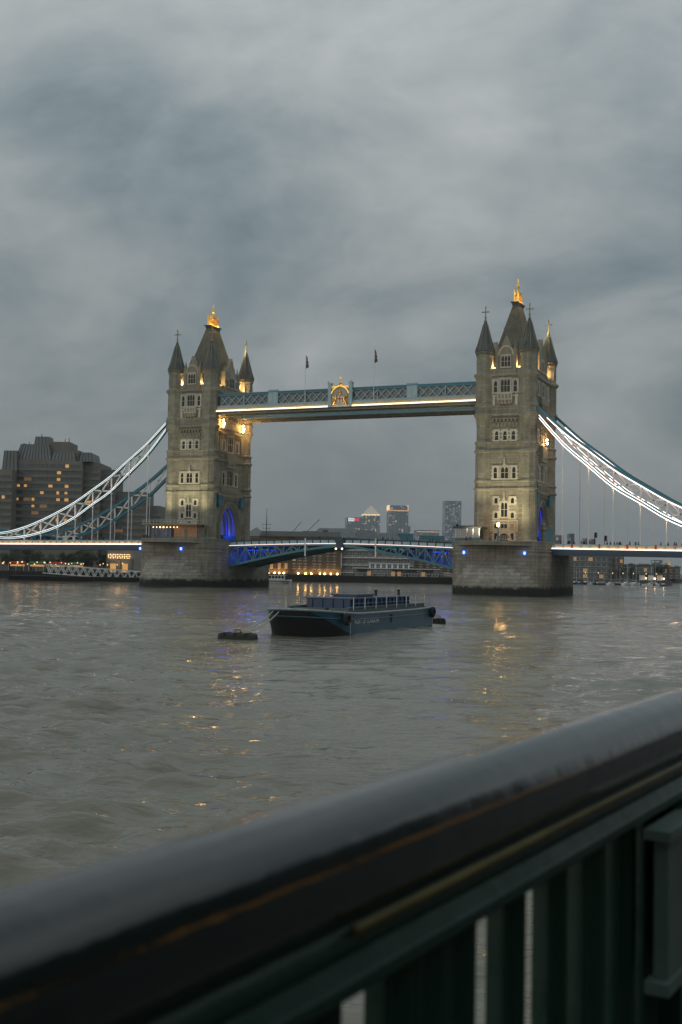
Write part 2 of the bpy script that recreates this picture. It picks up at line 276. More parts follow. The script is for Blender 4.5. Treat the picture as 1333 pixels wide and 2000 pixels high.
def build_pier():
    t = thing('bridge_pier', (-S, 0, 0), 'granite bridge pier nearer the hotel, under the left tower', 'bridge pier', 'granite piers of the bridge')
    b = MB(); zs = [-3]+[-.3+.39*i for i in range(30)]; ss = [i/106 for i in range(107)]
    rings = []
    for z in zs:
        up = [pier_pt(s, z-(.12 if 2 < z < 8 else 0), -0.05-.25*pier_plan(s)[2]*(2 < z < 8)) for s in ss]; dn = [(x, -y, z) for x, y, z in reversed(up)]
        rings.append([(x-S, y, z) for x, y, z in up+dn])
    b.loft(rings); b.f.append(tuple(len(b.v)-len(rings[0])+k for k in range(len(rings[0])))); b.build('pier_core', 'joint', t)
    # string mouldings and parapet
    for z0, z1, o in ((8.75, 8.95, 0.16), (9.75, 9.95, 0.16), (11.72, 11.95, 0.12)):
        mb = MB(); sel = [s for s in ss if abs(pier_plan(s)[0][1]) > 8.6]
        for s0, s1 in zip(sel[:-1], sel[1:]):
            P = [pier_pt(s0, z0, -0.4), pier_pt(s1, z0, -0.4), pier_pt(s1, z0, o), pier_pt(s0, z0, o)]; P += [(x, y, z1) for x, y, z in P]
            mb.hexa([(x-S, y, z) for x, y, z in P])
        mb.build('string_course', 'mould', t)
    mats = 'pier'
    courses = []; z = -0.3
    while z < 11.6: h = 0.78 if z < 8 else 0.62; courses.append((z, min(z+h, 11.7))); z += h
    wk = 0; rest = MB(); nst = 0
    T = 53.0
    for ci, (z0, z1) in enumerate(courses):
        d = -0.9*(ci % 2); 
        while d < T:
            ln = random.uniform(1.75, 2.5); a, e = max(d, 0), min(d+ln, T); d += ln
            if e-a < 0.3: continue
            sub = 2 if 13 < (a+e)/2 < 40 else 1
            pr = random.uniform(0.0, 0.03); g = 0.022
            if sub == 1: cuts = [a+g, e-g]
            else: cuts = [a+g, (a+e)/2, e-g]
            mb = MB() if (6 < (a+e)/2 < 49.5 and nst < 300) else rest
            o = len(mb.v); k = len(cuts)
            for zc in (z0+g, z1-g):
                for off in (-0.12, pr):
                    mb.v += [(lambda p: (p[0]-S, p[1], p[2]))(pier_pt(c/T, zc, off)) for c in cuts]
            # index: layer(z) 0/1, depth 0 inner 1 outer
            I = lambda L_, D_, c: o+(L_*2+D_)*k+c
            for c in range(k-1):
                mb.f += [(I(0,1,c), I(0,1,c+1), I(1,1,c+1), I(1,1,c)), (I(1,1,c), I(1,1,c+1), I(1,0,c+1), I(1,0,c)), (I(0,0,c), I(0,0,c+1), I(0,1,c+1), I(0,1,c))]
            mb.f += [(I(0,0,0), I(0,1,0), I(1,1,0), I(1,0,0)), (I(0,0,k-1), I(1,0,k-1), I(1,1,k-1), I(0,1,k-1))]
            if mb is not rest:
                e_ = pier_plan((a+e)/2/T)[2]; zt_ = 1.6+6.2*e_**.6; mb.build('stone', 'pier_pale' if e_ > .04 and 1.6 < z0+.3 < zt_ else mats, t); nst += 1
    # downstream half as joined stones
    for ci, (z0, z1) in enumerate(courses):
        d = -0.9*(ci % 2)
        while d < T:
            a, e = max(d, 0), min(d+2.1, T); d += 2.1
            if e-a < 0.3: continue
            P = []
            for zc in (z0+.02, z1-.02):
                for c, off in ((a+.02, -.12), (e-.02, -.12), (e-.02, .015), (a+.02, .015)):
                    x, y, zz_ = pier_pt(c/T, zc, off); P.append((x-S, -y, zz_))
            rest.hexa(P)
    o = rest.build('joined_stones', mats, t); o['kind'] = 'stuff'
    tr = MB(); pts = [pier_pt(s, 0, -0.5) for s in ss]; tr.extr([(x-S, y) for x, y, _ in pts]+[(x-S, -y) for x, y, _ in reversed(pts)], lambda u, z, n: (u, z, n), 10.9, 11.06); tr.build('terrace', 'mould', t)
    pb = MB()   # parapet core inside the top courses
    for sg in (1, -1):
        sel = [s for s in ss if abs(pier_plan(s)[0][1]) > 8.6]
        for s0, s1 in zip(sel[:-1], sel[1:]):
            P = [pier_pt(s0, 11.0, -0.42), pier_pt(s1, 11.0, -0.42), pier_pt(s1, 11.0, -0.06), pier_pt(s0, 11.0, -0.06)]; P += [(x, y, 11.72) for x, y, z in P]
            pb.hexa([(x-S, sg*y, z) for x, y, z in P])
    pb.build('parapet', 'pier', t)
    return t
pierL = build_pier(); pierR = copy_tree(pierL); pierR.location.x = S
pierR['label'] = 'granite bridge pier standing under the right tower, nearest the railing'
ORG[pierR.name] = (S, 0, 0)

# ================================================================== towers
def face_fn(k, cx, xw, yw):   # 0 front(-Y) 1 east(+X) 2 back(+Y) 3 west(-X): (u,z,n) -> world
    if k == 0: return lambda u, z, n: (cx+u, -yw-n, z)
    if k == 1: return lambda u, z, n: (cx+xw+n, u, z)
    if k == 2: return lambda u, z, n: (cx-u, yw+n, z)
    return lambda u, z, n: (cx-xw-n, -u, z)
WIN = {}
def window_mesh(w, h, lights, arched=True, quoins=True, transom=True, tracery=False, jw=0.38):
    key = (w, h, lights, arched, quoins, transom, tracery, jw)
    if key in WIN: return WIN[key]
    f = MB(); fn = lambda u, z, n: (u, -n, z); hw = w/2
    bx = lambda u0, u1, z0, z1, n0, n1: f.hexa([fn(u0,z0,n0), fn(u1,z0,n0), fn(u1,z0,n1), fn(u0,z0,n1), fn(u0,z1,n0), fn(u1,z1,n0), fn(u1,z1,n1), fn(u0,z1,n1)])
    bx(-hw-jw, -hw, 0, h, -.1, .2); bx(hw, hw+jw, 0, h, -.1, .2); bx(-hw-jw-.1, hw+jw+.1, -.3, 0, -.1, .3); bx(-hw-jw-.06, hw+jw+.06, h, h+.32, -.1, .24)
    lw = w/lights; mw = 0.10
    for i in range(1, lights): bx(-hw+i*lw-mw/2, -hw+i*lw+mw/2, 0, h, -.05, .15)
    if transom: bx(-hw, hw, h*.5-.045, h*.5+.045, -.05, .14)
    if arched:
        for i in range(lights):
            c = -hw+(i+.5)*lw; aw = lw/2-(mw/2 if lights > 1 else 0); ah = min(lw*.75, h*.3); pts = arch_pts(aw, h-ah-.08, ah, 8)
            for (ua, za), (ub, zb) in zip(pts[:-1], pts[1:]):
                f.hexa([fn(c+ua,za,-.05), fn(c+ub,zb,-.05), fn(c+ub,zb,.15), fn(c+ua,za,.15), fn(c+ua,h,-.05), fn(c+ub,h,-.05), fn(c+ub,h,.15), fn(c+ua,h,.15)])
    if quoins:
        z = 0; k = 0
        while z < h-.1:
            if k % 2 == 0:
                for sg in (-1, 1): a, b_ = sorted((sg*(hw+jw), sg*(hw+jw+.26))); bx(a, b_, z, z+.4, -.08, .17)
            z += .42; k += 1
    p = MB(); p.hexa([fn(-hw,0,-.2), fn(hw,0,-.2), fn(hw,0,.03), fn(-hw,0,.03), fn(-hw,h,-.2), fn(hw,h,-.2), fn(hw,h,.03), fn(-hw,h,.03)])
    WIN[key] = (f.mesh('window', 'pale'), p.mesh('pane', 'glass')); return WIN[key]
FR = [0, PI/2, PI, -PI/2]
def put_window(t, fn, k, u, z, *a, **kw):
    fm, pm = window_mesh(*a, **kw); o = inst(fm, 'window', t, fn(u, z, 0.0), FR[k]); kid(pm, 'pane', o); return o
def finial(b, c, z, h, r=0.3):
    b.lathe([(r*.5, z), (r*.45, z+h*.3), (r, z+h*.36), (r*.4, z+h*.45), (r*.35, z+h*.6), (r*.85, z+h*.68), (.03, z+h)], c, 6)
M['crossm'] = mat('weathered_gilt_stone', (.30, .26, .17), .6, 0, .2, 2)
def build_tower():
    cx = -S; t = thing('bridge_tower', (cx, 0, 11), 'gothic stone bridge tower on the left pier, with a roofed pavilion at its foot', 'bridge tower', 'stone towers of the bridge')
    hx, hy = 5.15, 9.15; xw, yw = 5.95, 9.95
    # turrets
    def turret_mesh():
        b = MB(); r = 1.95; ru = 2.12
        b.lathe([(2.35, 11), (2.35, 12.2), (r+.12, 12.5), (r+.1, 23.5), (r+.4, 23.75), (r+.4, 24.0), (r+.08, 24.2), (r+.06, 25.3), (r+.3, 25.5), (r+.3, 25.8), (r, 26.0), (r, 32.0), (r+.32, 32.3), (r+.32, 32.65), (r+.02, 32.9), (r, 34.1), (r+.22, 34.3), (r+.22, 34.6), (r-.22, 34.9), (r-.22, 38.0), (r, 39.8), (ru+.1, 40.4), (ru+.32, 40.6), (ru+.32, 40.95), (ru, 41.2), (ru-.02, 42.4), (ru+.2, 42.6), (ru+.2, 42.95), (ru-.08, 43.2), (ru-.08, 49.2), (ru+.42, 49.7), (ru+.42, 50.15), (ru-.22, 50.5), (ru-.22, 54.2), (ru-.05, 54.4), (ru-.05, 54.65), (ru-.2, 54.8), (ru-.1, 55.2), (ru+.12, 55.35)], (0, 0), 8)
        for k in range(8):   # blind panels
            a = PI/4*k; c, s_ = math.cos(a), math.sin(a); q = (ru-.22)*math.cos(PI/8)
            for dz0, dz1, th in ((51.2, 53.6, .06),):
                for side in (-1, 1):
                    for tt in (.55,):
                        p = Vector((q*c, q*s_, 0))+Vector((-s_, c, 0))*side*tt; b.bar((p.x, p.y, dz0), (p.x, p.y, dz1), .16, .16)
            for i in range(5):   # eave corbels
                u = -.7+.35*i; p = Vector(((ru+.02)*math.cos(PI/8)*c, (ru+.02)*math.cos(PI/8)*s_, 0))+Vector((-s_, c, 0))*u
                b.bar((p.x, p.y, 54.85), (p.x, p.y, 55.3), .14, .3)
        for k in range(8):   # lancet slots, upper shaft
            a = PI/4*k; c, s_ = math.cos(a), math.sin(a)
            for z0, z1, rr in ((36.3, 38.4, r-.2), (44.5, 46.5, ru-.07)):
                q = rr*math.cos(PI/8)
                for side in (-1, 1):
                    p = Vector((q*c, q*s_, 0))+Vector((-s_, c, 0))*side*.3; e = Vector((q*c, q*s_, 0))
                    b.bar((p.x, p.y, z0), (p.x, p.y, z1-.5), .13, .13); b.bar((p.x, p.y, z1-.5), (e.x, e.y, z1), .13, .13)
        roof = MB(); roof.lathe([(2.36, 55.35), (2.3, 55.55), (1.75, 57.2), (1.15, 59.4), (.5, 61.9), (.28, 62.5)], (0, 0), 8)
        lead = MB()
        for k in range(8):
            a = PI/8+PI/4*k; pr = [(2.32, 55.6), (1.77, 57.2), (1.17, 59.4), (.52, 61.9)]
            lead.tube([(x*math.cos(a), x*math.sin(a), z) for x, z in pr], .07, 4)
        cr = MB(); cr.lathe([(.36, 62.5), (.42, 62.7), (.2, 62.9), (.16, 63.3), (.3, 63.5), (.12, 63.7), (.11, 64.0)], (0, 0), 8)
        cr.bar((0, 0, 63.9), (0, 0, 66.0), .2, .2); cr.bar((-.72, 0, 64.75), (.72, 0, 64.75), .2, .2); cr.bar((0, -.3, 64.75), (0, .3, 64.75), .2, .2)
        for p in ((-.72, 0, 64.75), (.72, 0, 64.75), (0, 0, 65.9)): cr.ball(p, .19, 6, 4)
        return b.mesh('turret', 'stone', (0, 0, 11)), roof.mesh('turret_roof', 'slate2', (0, 0, 11)), lead.mesh('roof_ribs', 'mould', (0, 0, 11)), cr.mesh('cross', 'crossm', (0, 0, 11))
    tm = turret_mesh()
    for sx in (-1, 1):
        for sy in (-1, 1):
            o = inst(tm[0], 'turret', t, (cx+sx*hx, sy*hy, 11)); kid(tm[1], 'turret_roof', o); kid(tm[2], 'roof_ribs', o); kid(tm[3], 'cross', o)
    # walls with the portal through
    AW, AZ, AH = 4.1, 15.4, 5.0
    b = MB()
    for sy in (-1, 1):
        b.box(cx-xw, cx+xw, sy*yw if sy < 0 else AW, -AW if sy < 0 else yw, 11, AZ)
    pts = arch_pts(AW, AZ, AH, 20)
    for (ua, za), (ub, zb) in zip(pts[:-1], pts[1:]):
        b.hexa([(cx-xw, ua, za), (cx+xw, ua, za), (cx+xw, ub, zb), (cx-xw, ub, zb), (cx-xw, ua, 23.7), (cx+xw, ua, 23.7), (cx+xw, ub, 23.7), (cx-xw, ub, 23.7)])
    for sy in (-1, 1): b.box(cx-xw, cx+xw, sy*yw if sy < 0 else AW, -AW if sy < 0 else yw, AZ, 23.7)
    b.box(cx-xw, cx+xw, -yw, yw, 23.7, 40.5); b.box(cx-xw-.12, cx+xw+.12, -yw-.12, yw+.12, 40.5, 49.8); b.box(cx-xw+.3, cx+xw-.3, -yw+.3, yw-.3, 49.8, 50.4)
    b.build('wall', 'stone', t)
    for k in range(4):
        fn = face_fn(k, cx, xw, yw); U = 3.4 if k % 2 == 0 else 7.4
        for z, o, h in ((23.8, .34, .3), (25.55, .24, .25), (32.3, .3, .32), (34.35, .2, .25), (40.6, .42, .35), (42.6, .3, .33), (49.7, .55, .42)):
            mb = MB(); mb.extr([(-U, z), (U, z), (U, z+h), (-U, z+h)], fn, -.3, o); mb.extr([(-U, z-.18), (U, z-.18), (U, z), (-U, z)], fn, -.3, o*.55); mb.build('string_course', 'mould', t)
        # corbel table under the upper string
        mb = MB()
        for row in range(2):
            for i in range(7 if k % 2 == 0 else 13):
                n_ = 7 if k % 2 == 0 else 13; u = (i-(n_-1)/2)*.86+(.2 if row else -.2)
                mb.extr([(u-.16, 39.2-row*.95), (u+.16, 39.2-row*.95), (u+.2, 39.75-row*.95), (u-.2, 39.75-row*.95)], fn, -.1, .34+.1*(1-row))
        Uc = 3.1 if k % 2 == 0 else 6
        for zc in (39.8, 38.85): mb.extr([(-Uc, zc), (Uc, zc), (Uc, zc+.14), (-Uc, zc+.14)], fn, -.1, .45 if zc > 39 else .33)
        mb.build('corbel_table', 'mould', t)
    # front and back faces
    for k in (0, 2):
        fn = face_fn(k, cx, xw, yw)
        for u in (-1.9, 1.9):
            put_window(t, fn, k, u, 20.6, .75, 1.35, 1, transom=False); put_window(t, fn, k, u, 17.3, .75, 1.35, 1, transom=False); put_window(t, fn, k, u, 15.0, .75, .95, 1, False, False, False)
            put_window(t, fn, k, u, 12.4, .7, 1.5, 1, False, True, False)
        put_window(t, fn, k, 0, 17.6, 1.45, 3.3, 2); put_window(t, fn, k, 0, 15.0, 1.45, .95, 2, False, False, False)
        mb = MB()
        for z in (16.55, 14.3): mb.extr([(-3.2, z), (3.2, z), (3.2, z+.28), (-3.2, z+.28)], fn, -.1, .24)
        for u in (-3.05, -1.0, 1.0, 3.05): mb.extr([(u-.1, 14.55), (u+.1, 14.55), (u+.1, 16.5), (u-.1, 16.5)], fn, -.1, .16)
        mb.build('ledge', 'pale', t)
        # doorway
        d = MB(); ap = arch_pts(1.45, 12.5, 1.35, 12)
        for (ua, za), (ub, zb) in zip(ap[:-1], ap[1:]):
            d.hexa([fn(ua,za,-.1), fn(ub,zb,-.1), fn(ub,zb,.28), fn(ua,za,.28), fn(ua*1.26,12.5+(za-12.5)*1.32,-.1), fn(ub*1.26,12.5+(zb-12.5)*1.32,-.1), fn(ub*1.26,12.5+(zb-12.5)*1.32,.28), fn(ua*1.26,12.5+(za-12.5)*1.32,.28)])
        for sg in (-1, 1): d.hexa([fn(sg*1.45,11,-.1), fn(sg*1.83,11,-.1), fn(sg*1.83,11,.28), fn(sg*1.45,11,.28), fn(sg*1.45,12.5,-.1), fn(sg*1.83,12.5,-.1), fn(sg*1.83,12.5,.28), fn(sg*1.45,12.5,.28)])
        dw = d.build('doorway', 'pale', t)
        g = MB(); g.extr([(-1.45, 11), (1.45, 11)]+list(reversed(ap)), fn, -.2, .02); g.build('door', 'glass', dw)
        tr = MB(); tr.extr([(-1.45, 12.45), (1.45, 12.45), (1.45, 12.6), (-1.45, 12.6)], fn, 0, .1)
        for u in (-.9, -.45, 0, .45, .9): tr.extr([(u-.05, 12.6), (u+.05, 12.6), (u+.05, 13.5), (u-.05, 13.5)], fn, 0, .08)
        tr.build('tracery', 'pale', dw)
        # storey 2, 3, 4
        put_window(t, fn, k, -2.15, 26.3, .8, 2.6, 1); put_window(t, fn, k, 0, 26.3, 1.7, 2.6, 2); put_window(t, fn, k, 2.15, 26.3, .8, 2.6, 1)
        for u in (-1.95, 0, 1.95): put_window(t, fn, k, u, 35.0, .8, 2.1, 1)
        fn2 = lambda u, z, n, fn=fn: fn(u, z, n+.12)
        put_window(t, fn2, k, -2.3, 45.9, .78, 2.7, 1, True, False); put_window(t, fn2, k, 2.3, 45.9, .78, 2.7, 1, True, False); put_window(t, fn2, k, 0, 45.9, 2.1, 2.9, 3, True, False)
        # little statues with canopy above the middle windows
        for z in (21.6, 29.5):
            sb = MB(); sb.extr([(-.3, z-.3), (.3, z-.3), (.42, z), (-.42, z)], fn, -.05, .5)
            p = fn(0, 0, .25); sb.lathe([(.26, z), (.3, z+.5), (.18, z+.75), (.26, z+.95), (.12, z+1.2), (.17, z+1.35), (.15, z+1.5), (.04, z+1.6)], (p[0], p[1]), 7)
            sb.build('statue', 'pale', t)
        # balcony with corbels
        bb = MB(); bb.extr([(-1.75, 44.05), (1.75, 44.05), (1.75, 45.5), (-1.75, 45.5)], fn2, 0, .85); bb.extr([(-1.9, 45.45), (1.9, 45.45), (1.9, 45.68), (-1.9, 45.68)], fn2, 0, 1.0)
        bb.extr([(-1.5, 43.2), (1.5, 43.2), (1.7, 44.1), (-1.7, 44.1)], fn2, 0, .5)
        bal = bb.build('balcony', 'pale', t)
        for sg in (-1, 1):
            bb = MB(); bb.extr([(sg*2.9, 42.95), (sg*2.35, 42.95), (sg*2.35, 45.4), (sg*2.9, 45.4)], fn2, 0, .32); bb.extr([(sg*3.05, 44.9), (sg*1.8, 44.9), (sg*1.8, 45.2), (sg*3.05, 45.2)], fn2, 0, .4); bb.build('side_panel', 'pale', t)
        cb = MB()
        for i in range(4): u = -1.2+.8*i; cb.extr([(u-.16, 42.9), (u+.16, 42.9), (u+.22, 44.0), (u-.22, 44.0)], fn2, 0, .72)
        for i in range(4): u = -1.2+.8*i; cb.extr([(u-.25, 44.35), (u+.25, 44.35), (u+.25, 45.2), (u-.25, 45.2)], fn2, .85, .93)
        cb.build('corbels', 'mould', bal)
        # gable above the cornice
        gb = MB(); G = [(-2.3, 50.1), (2.3, 50.1), (2.3, 53.9), (1.95, 54.3), (1.95, 55.6), (1.2, 56.1), (.75, 57.3), (.25, 58.4), (0, 58.9), (-.25, 58.4), (-.75, 57.3), (-1.2, 56.1), (-1.95, 55.6), (-1.95, 54.3), (-2.3, 53.9)]
        gb.extr(G, fn, -1.1, .02)
        for sg in (-1, 1):
            gb.extr([(sg*2.45, 50.1), (sg*1.75, 50.1), (sg*1.75, 55.9), (sg*2.45, 55.9)], fn, -.9, .25); p = fn(sg*2.1, 0, -.3); gb.lathe([(.42, 55.9), (.3, 56.3), (.05, 57.6)], (p[0], p[1]), 4, 0)
        gb.extr([(-2.0, 50.15), (2.0, 50.15), (2.0, 51.2), (-2.0, 51.2)], fn, 0, .18)
        gbl = gb.build('gable', 'mould', t)
        ah = MB(); pp = arch_pts(1.65, 54.1, 2.2, 12)
        for (ua, za), (ub, zb) in zip(pp[:-1], pp[1:]): ah.hexa([fn(ua,za,-.02), fn(ub,zb,-.02), fn(ub,zb,.2), fn(ua,za,.2), fn(ua*1.14,za+.28,-.02), fn(ub*1.14,zb+.28,-.02), fn(ub*1.14,zb+.28,.2), fn(ua*1.14,za+.28,.2)])
        ah.build('hood_mould', 'pale', gbl)
        put_window(t, fn, k, 0, 51.7, 2.1, 2.5, 3, True, False, True, False, .18)
        dr = MB(); dr.extr([(-1.9, 50.4), (1.9, 50.4), (1.9, 54.6), (0, 57.9), (-1.9, 54.6)], fn, -5.5, -1.1); dr.build('dormer_roof', 'slate', t)
        for sg in (-1, 1): pa = MB(); pa.extr([(sg*2.46, 50.1), (sg*3.45, 50.1), (sg*3.45, 51.4), (sg*2.46, 51.4)], fn, -.55, -.02); pa.build('parapet', 'mould', t)
    # portal faces
    for k in (1, 3):
        fn = face_fn(k, cx, xw, yw); por = None
        for j in range(4):
            d = MB(); w0 = AW+.02+.36*j; ap = arch_pts(w0, AZ, AH+.36*j, 22); aq = arch_pts(w0+.34, AZ, AH+.36*j+.34, 22); n1 = .1+.15*j
            for (a0, a1, q0, q1) in zip(ap[:-1], ap[1:], aq[:-1], aq[1:]):
                d.hexa([fn(*a0,-.3), fn(*a1,-.3), fn(*a1,n1), fn(*a0,n1), fn(*q0,-.3), fn(*q1,-.3), fn(*q1,n1), fn(*q0,n1)])
            for sg in (-1, 1): d.hexa([fn(sg*w0,11,-.3), fn(sg*(w0+.34),11,-.3), fn(sg*(w0+.34),11,n1), fn(sg*w0,11,n1), fn(sg*w0,AZ,-.3), fn(sg*(w0+.34),AZ,-.3), fn(sg*(w0+.34),AZ,n1), fn(sg*w0,AZ,n1)])
            o = d.build('portal_arch' if j == 0 else 'arch_order', 'mould', por or t)
            if j == 0: por = o
        mb = MB()
        for i in range(14):
            u = -5.2+.8*i; mb.extr([(u-.14, 22.2), (u+.14, 22.2), (u+.3, 23.2), (u-.3, 23.2)], fn, -.05, .4)
        mb.extr([(-6.4, 23.2), (6.4, 23.2), (6.4, 23.75), (-6.4, 23.75)], fn, -.05, .5); mb.extr([(-6.4, 21.75), (6.4, 21.75), (6.4, 21.95), (-6.4, 21.95)], fn, -.05, .25)
        mb.build('corbel_table', 'mould', t)
        for sg in (-1, 1):
            hb = MB(); hb.extr([(sg*5.1, 20.7), (sg*6.6, 20.7), (sg*6.8, 21.3), (sg*6.8, 23.1), (sg*5.0, 23.1), (sg*5.0, 21.3)], fn, .02, .85); hb.extr([(sg*4.8, 23.1), (sg*7.0, 23.1), (sg*7.0, 23.35), (sg*4.8, 23.35)], fn, .02, 1.05); hb.build('bracket_hood', 'teal', t)
        for u, wd in ((-3.3, .95), (3.3, .95)): put_window(t, fn, k, u, 26.2, wd, 3.2, 1)
        put_window(t, fn, k, 0, 26.2, 3.0, 4.0, 4, True, True)
        bb = MB(); bb.extr([(-4.6, 24.1), (4.6, 24.1), (4.6, 25.55), (-4.6, 25.55)], fn, 0, .45); cn = MB()
        cn.extr([(-2.2, 30.6), (2.2, 30.6), (1.9, 31.9), (0, 33.6), (-1.9, 31.9)], fn, 0, .75); cn.extr([(-2.0, 31.6), (2.0, 31.6), (2.4, 34.3), (-2.4, 34.3)], fn, 0, .9); cn.build('canopy', 'mould', t)
        for i in range(11): u = -4.2+.84*i; bb.extr([(u-.26, 24.4), (u+.26, 24.4), (u+.26, 25.2), (u-.26, 25.2)], fn, .45, .52)
        bb.build('balcony', 'mould', t)
        for u, wd in ((-3.6, 1.1), (3.6, 1.1)): put_window(t, fn, k, u, 35.1, wd, 2.6, 2)
        put_window(t, fn, k, 0, 34.9, 2.6, 4.0, 3, True, True)
        for u in (-5.6, -1.9, 1.9, 5.6):
            sb = MB(); sb.extr([(u-.22, 34.7), (u+.22, 34.7), (u+.22, 38.4), (u, 38.9), (u-.22, 38.4)], fn, 0, .35); sb.build('buttress', 'mould', t)
        fn2 = lambda u, z, n, fn=fn: fn(u, z, n+.12)
        for u in (-4.6, 4.6): put_window(t, fn2, k, u, 45.9, .9, 2.7, 1, True, False)
        put_window(t, fn2, k, 0, 45.9, 2.4, 2.9, 3, True, False)
        bb = MB(); bb.extr([(-3.4, 43.9), (3.4, 43.9), (3.4, 45.4), (-3.4, 45.4)], fn2, 0, .7)
        for i in range(6): u = -2.5+i; bb.extr([(u-.2, 42.9), (u+.2, 42.9), (u+.26, 43.9), (u-.26, 43.9)], fn2, 0, .65)
        bb.build('balcony', 'mould', t)
        gb = MB(); G = [(-3.6, 50.1), (3.6, 50.1), (3.6, 53.6), (3.0, 53.9), (3.0, 55.4), (1.9, 55.8), (1.5, 57.0), (.9, 57.3), (.7, 58.2), (0, 59.5), (-.7, 58.2), (-.9, 57.3), (-1.5, 57.0), (-1.9, 55.8), (-3.0, 55.4), (-3.0, 53.9), (-3.6, 53.6)]
        gb.extr(G, fn, -1.1, .02)
        for sg in (-1, 1):
            gb.extr([(sg*3.8, 50.1), (sg*3.1, 50.1), (sg*3.1, 55.6), (sg*3.8, 55.6)], fn, -.9, .25); p = fn(sg*3.45, 0, -.3); gb.lathe([(.42, 55.6), (.3, 56), (.05, 57.4)], (p[0], p[1]), 4, 0)
        gb.build('gable', 'mould', t)
        put_window(t, fn, k, 0, 51.7, 2.2, 2.6, 3, True, False, True, False, .18)
        for u in (-2.3, 2.3): put_window(t, fn, k, u, 51.7, .6, 2.0, 1, True, False, False, False, .15)
        dr = MB(); dr.extr([(-3.0, 50.4), (3.0, 50.4), (3.0, 54.4), (0, 58.5), (-3.0, 54.4)], fn, -4.0, -1.1); dr.build('dormer_roof', 'slate', t)
        for sg in (-1, 1):
            pa = MB(); pa.extr([(sg*3.85, 50.1), (sg*7.3, 50.1), (sg*7.3, 51.2), (sg*3.85, 51.2)], fn, -.55, -.02)
            for i in range(4): u = sg*(4.1+.9*i); pa.extr([(u-.25, 51.2), (u+.25, 51.2), (u+.25, 51.8), (u-.25, 51.8)], fn, -.55, -.02)
            pa.build('parapet', 'mould', t)
    # ribs inside the portal
    for i, x in enumerate((-4.2, -2.1, 0, 2.1, 4.2)):
        d = MB(); ap = arch_pts(AW-.02, AZ, AH-.02, 18); aq = arch_pts(AW-.4, AZ, AH-.4, 18)
        for (a0, a1, q0, q1) in zip(ap[:-1], ap[1:], aq[:-1], aq[1:]):
            d.hexa([(cx+x-.25,*a0), (cx+x+.25,*a0), (cx+x+.25,*a1), (cx+x-.25,*a1), (cx+x-.25,*q0), (cx+x+.25,*q0), (cx+x+.25,*q1), (cx+x-.25,*q1)])
        for sg in (-1, 1): a, e = sorted((sg*(AW-.4), sg*(AW-.02))); d.box(cx+x-.25, cx+x+.25, a, e, 11.05, AZ)
        d.build('vault_rib', 'pale', t)
    for sy in (-1, 1):
        g = MB(); g.box(cx-4.9, cx+6.3, sy*3.2-.12, sy*3.2+.12, 11.05, 13.3); g.build('road_barrier', 'teal', t)
    # main roof
    rf = MB(); rings = []
    for z, a, c in ((50.3, 4.9, 8.3), (53.0, 4.3, 7.0), (60.0, 2.55, 4.7), (67.5, .62, 2.35)): rings.append([(cx-a, -c, z), (cx+a, -c, z), (cx+a, c, z), (cx-a, c, z)])
    rf.loft(rings); rf.f.append((len(rf.v)-4, len(rf.v)-3, len(rf.v)-2, len(rf.v)-1)); roof = rf.build('roof', 'slate', t)
    cp = MB(); cp.box(cx-.75, cx+.75, -2.5, 2.5, 67.45, 68.0); cp.box(cx-1.0, cx+1.0, -2.8, 2.8, 68.0, 68.3); cp.build('roof_cap', 'dsteel', roof)
    gc = MB(); gc.box(cx-.5, cx+.5, -2.0, 2.0, 68.3, 68.6); gc.box(cx-.40, cx+.40, -1.9, 1.9, 69.3, 69.45)
    for i in range(9):
        y = -1.9+.475*i; zt2 = 70.3+.9*(i % 2 == 0)*(1 if abs(y) > 1.5 else .6)
        for sx in (-1, 1):
            gc.bar((cx+sx*.40, y, 68.6), (cx+sx*.40, y, zt2), .15); gc.ball((cx+sx*.40, y, zt2+.05), .19, 6, 4)
            if i < 8: gc.tube([(cx+sx*.40, y, 69.4), (cx+sx*.40, y+.24, 70.1), (cx+sx*.40, y+.475, 69.4)], .09, 4)
    gc.box(cx-.06, cx+.06, -1.85, 1.85, 68.6, 69.9)
    gc.lathe([(.5, 68.6), (.32, 70.2), (.62, 70.7), (.26, 71.2), (.2, 71.9), (.42, 72.15), (.16, 72.4), (.1, 73.0)], (cx, 0), 8)
    gc.ball((cx, 0, 73.2), .27, 8, 5); gc.bar((cx, 0, 73), (cx, 0, 74.2), .14); gc.bar((cx, -.4, 72.75), (cx, .4, 72.75), .14); gc.bar((cx-.4, 0, 72.75), (cx+.4, 0, 72.75), .14)
    gc.build('gilded_crown', 'gold', roof)
    return t
towerL = build_tower(); towerR = copy_tree(towerL); towerR.location.x = S; ORG[towerR.name] = (S, 0, 11)
towerR['label'] = 'gothic stone bridge tower on the right pier, taller in view and seen nearly front on'
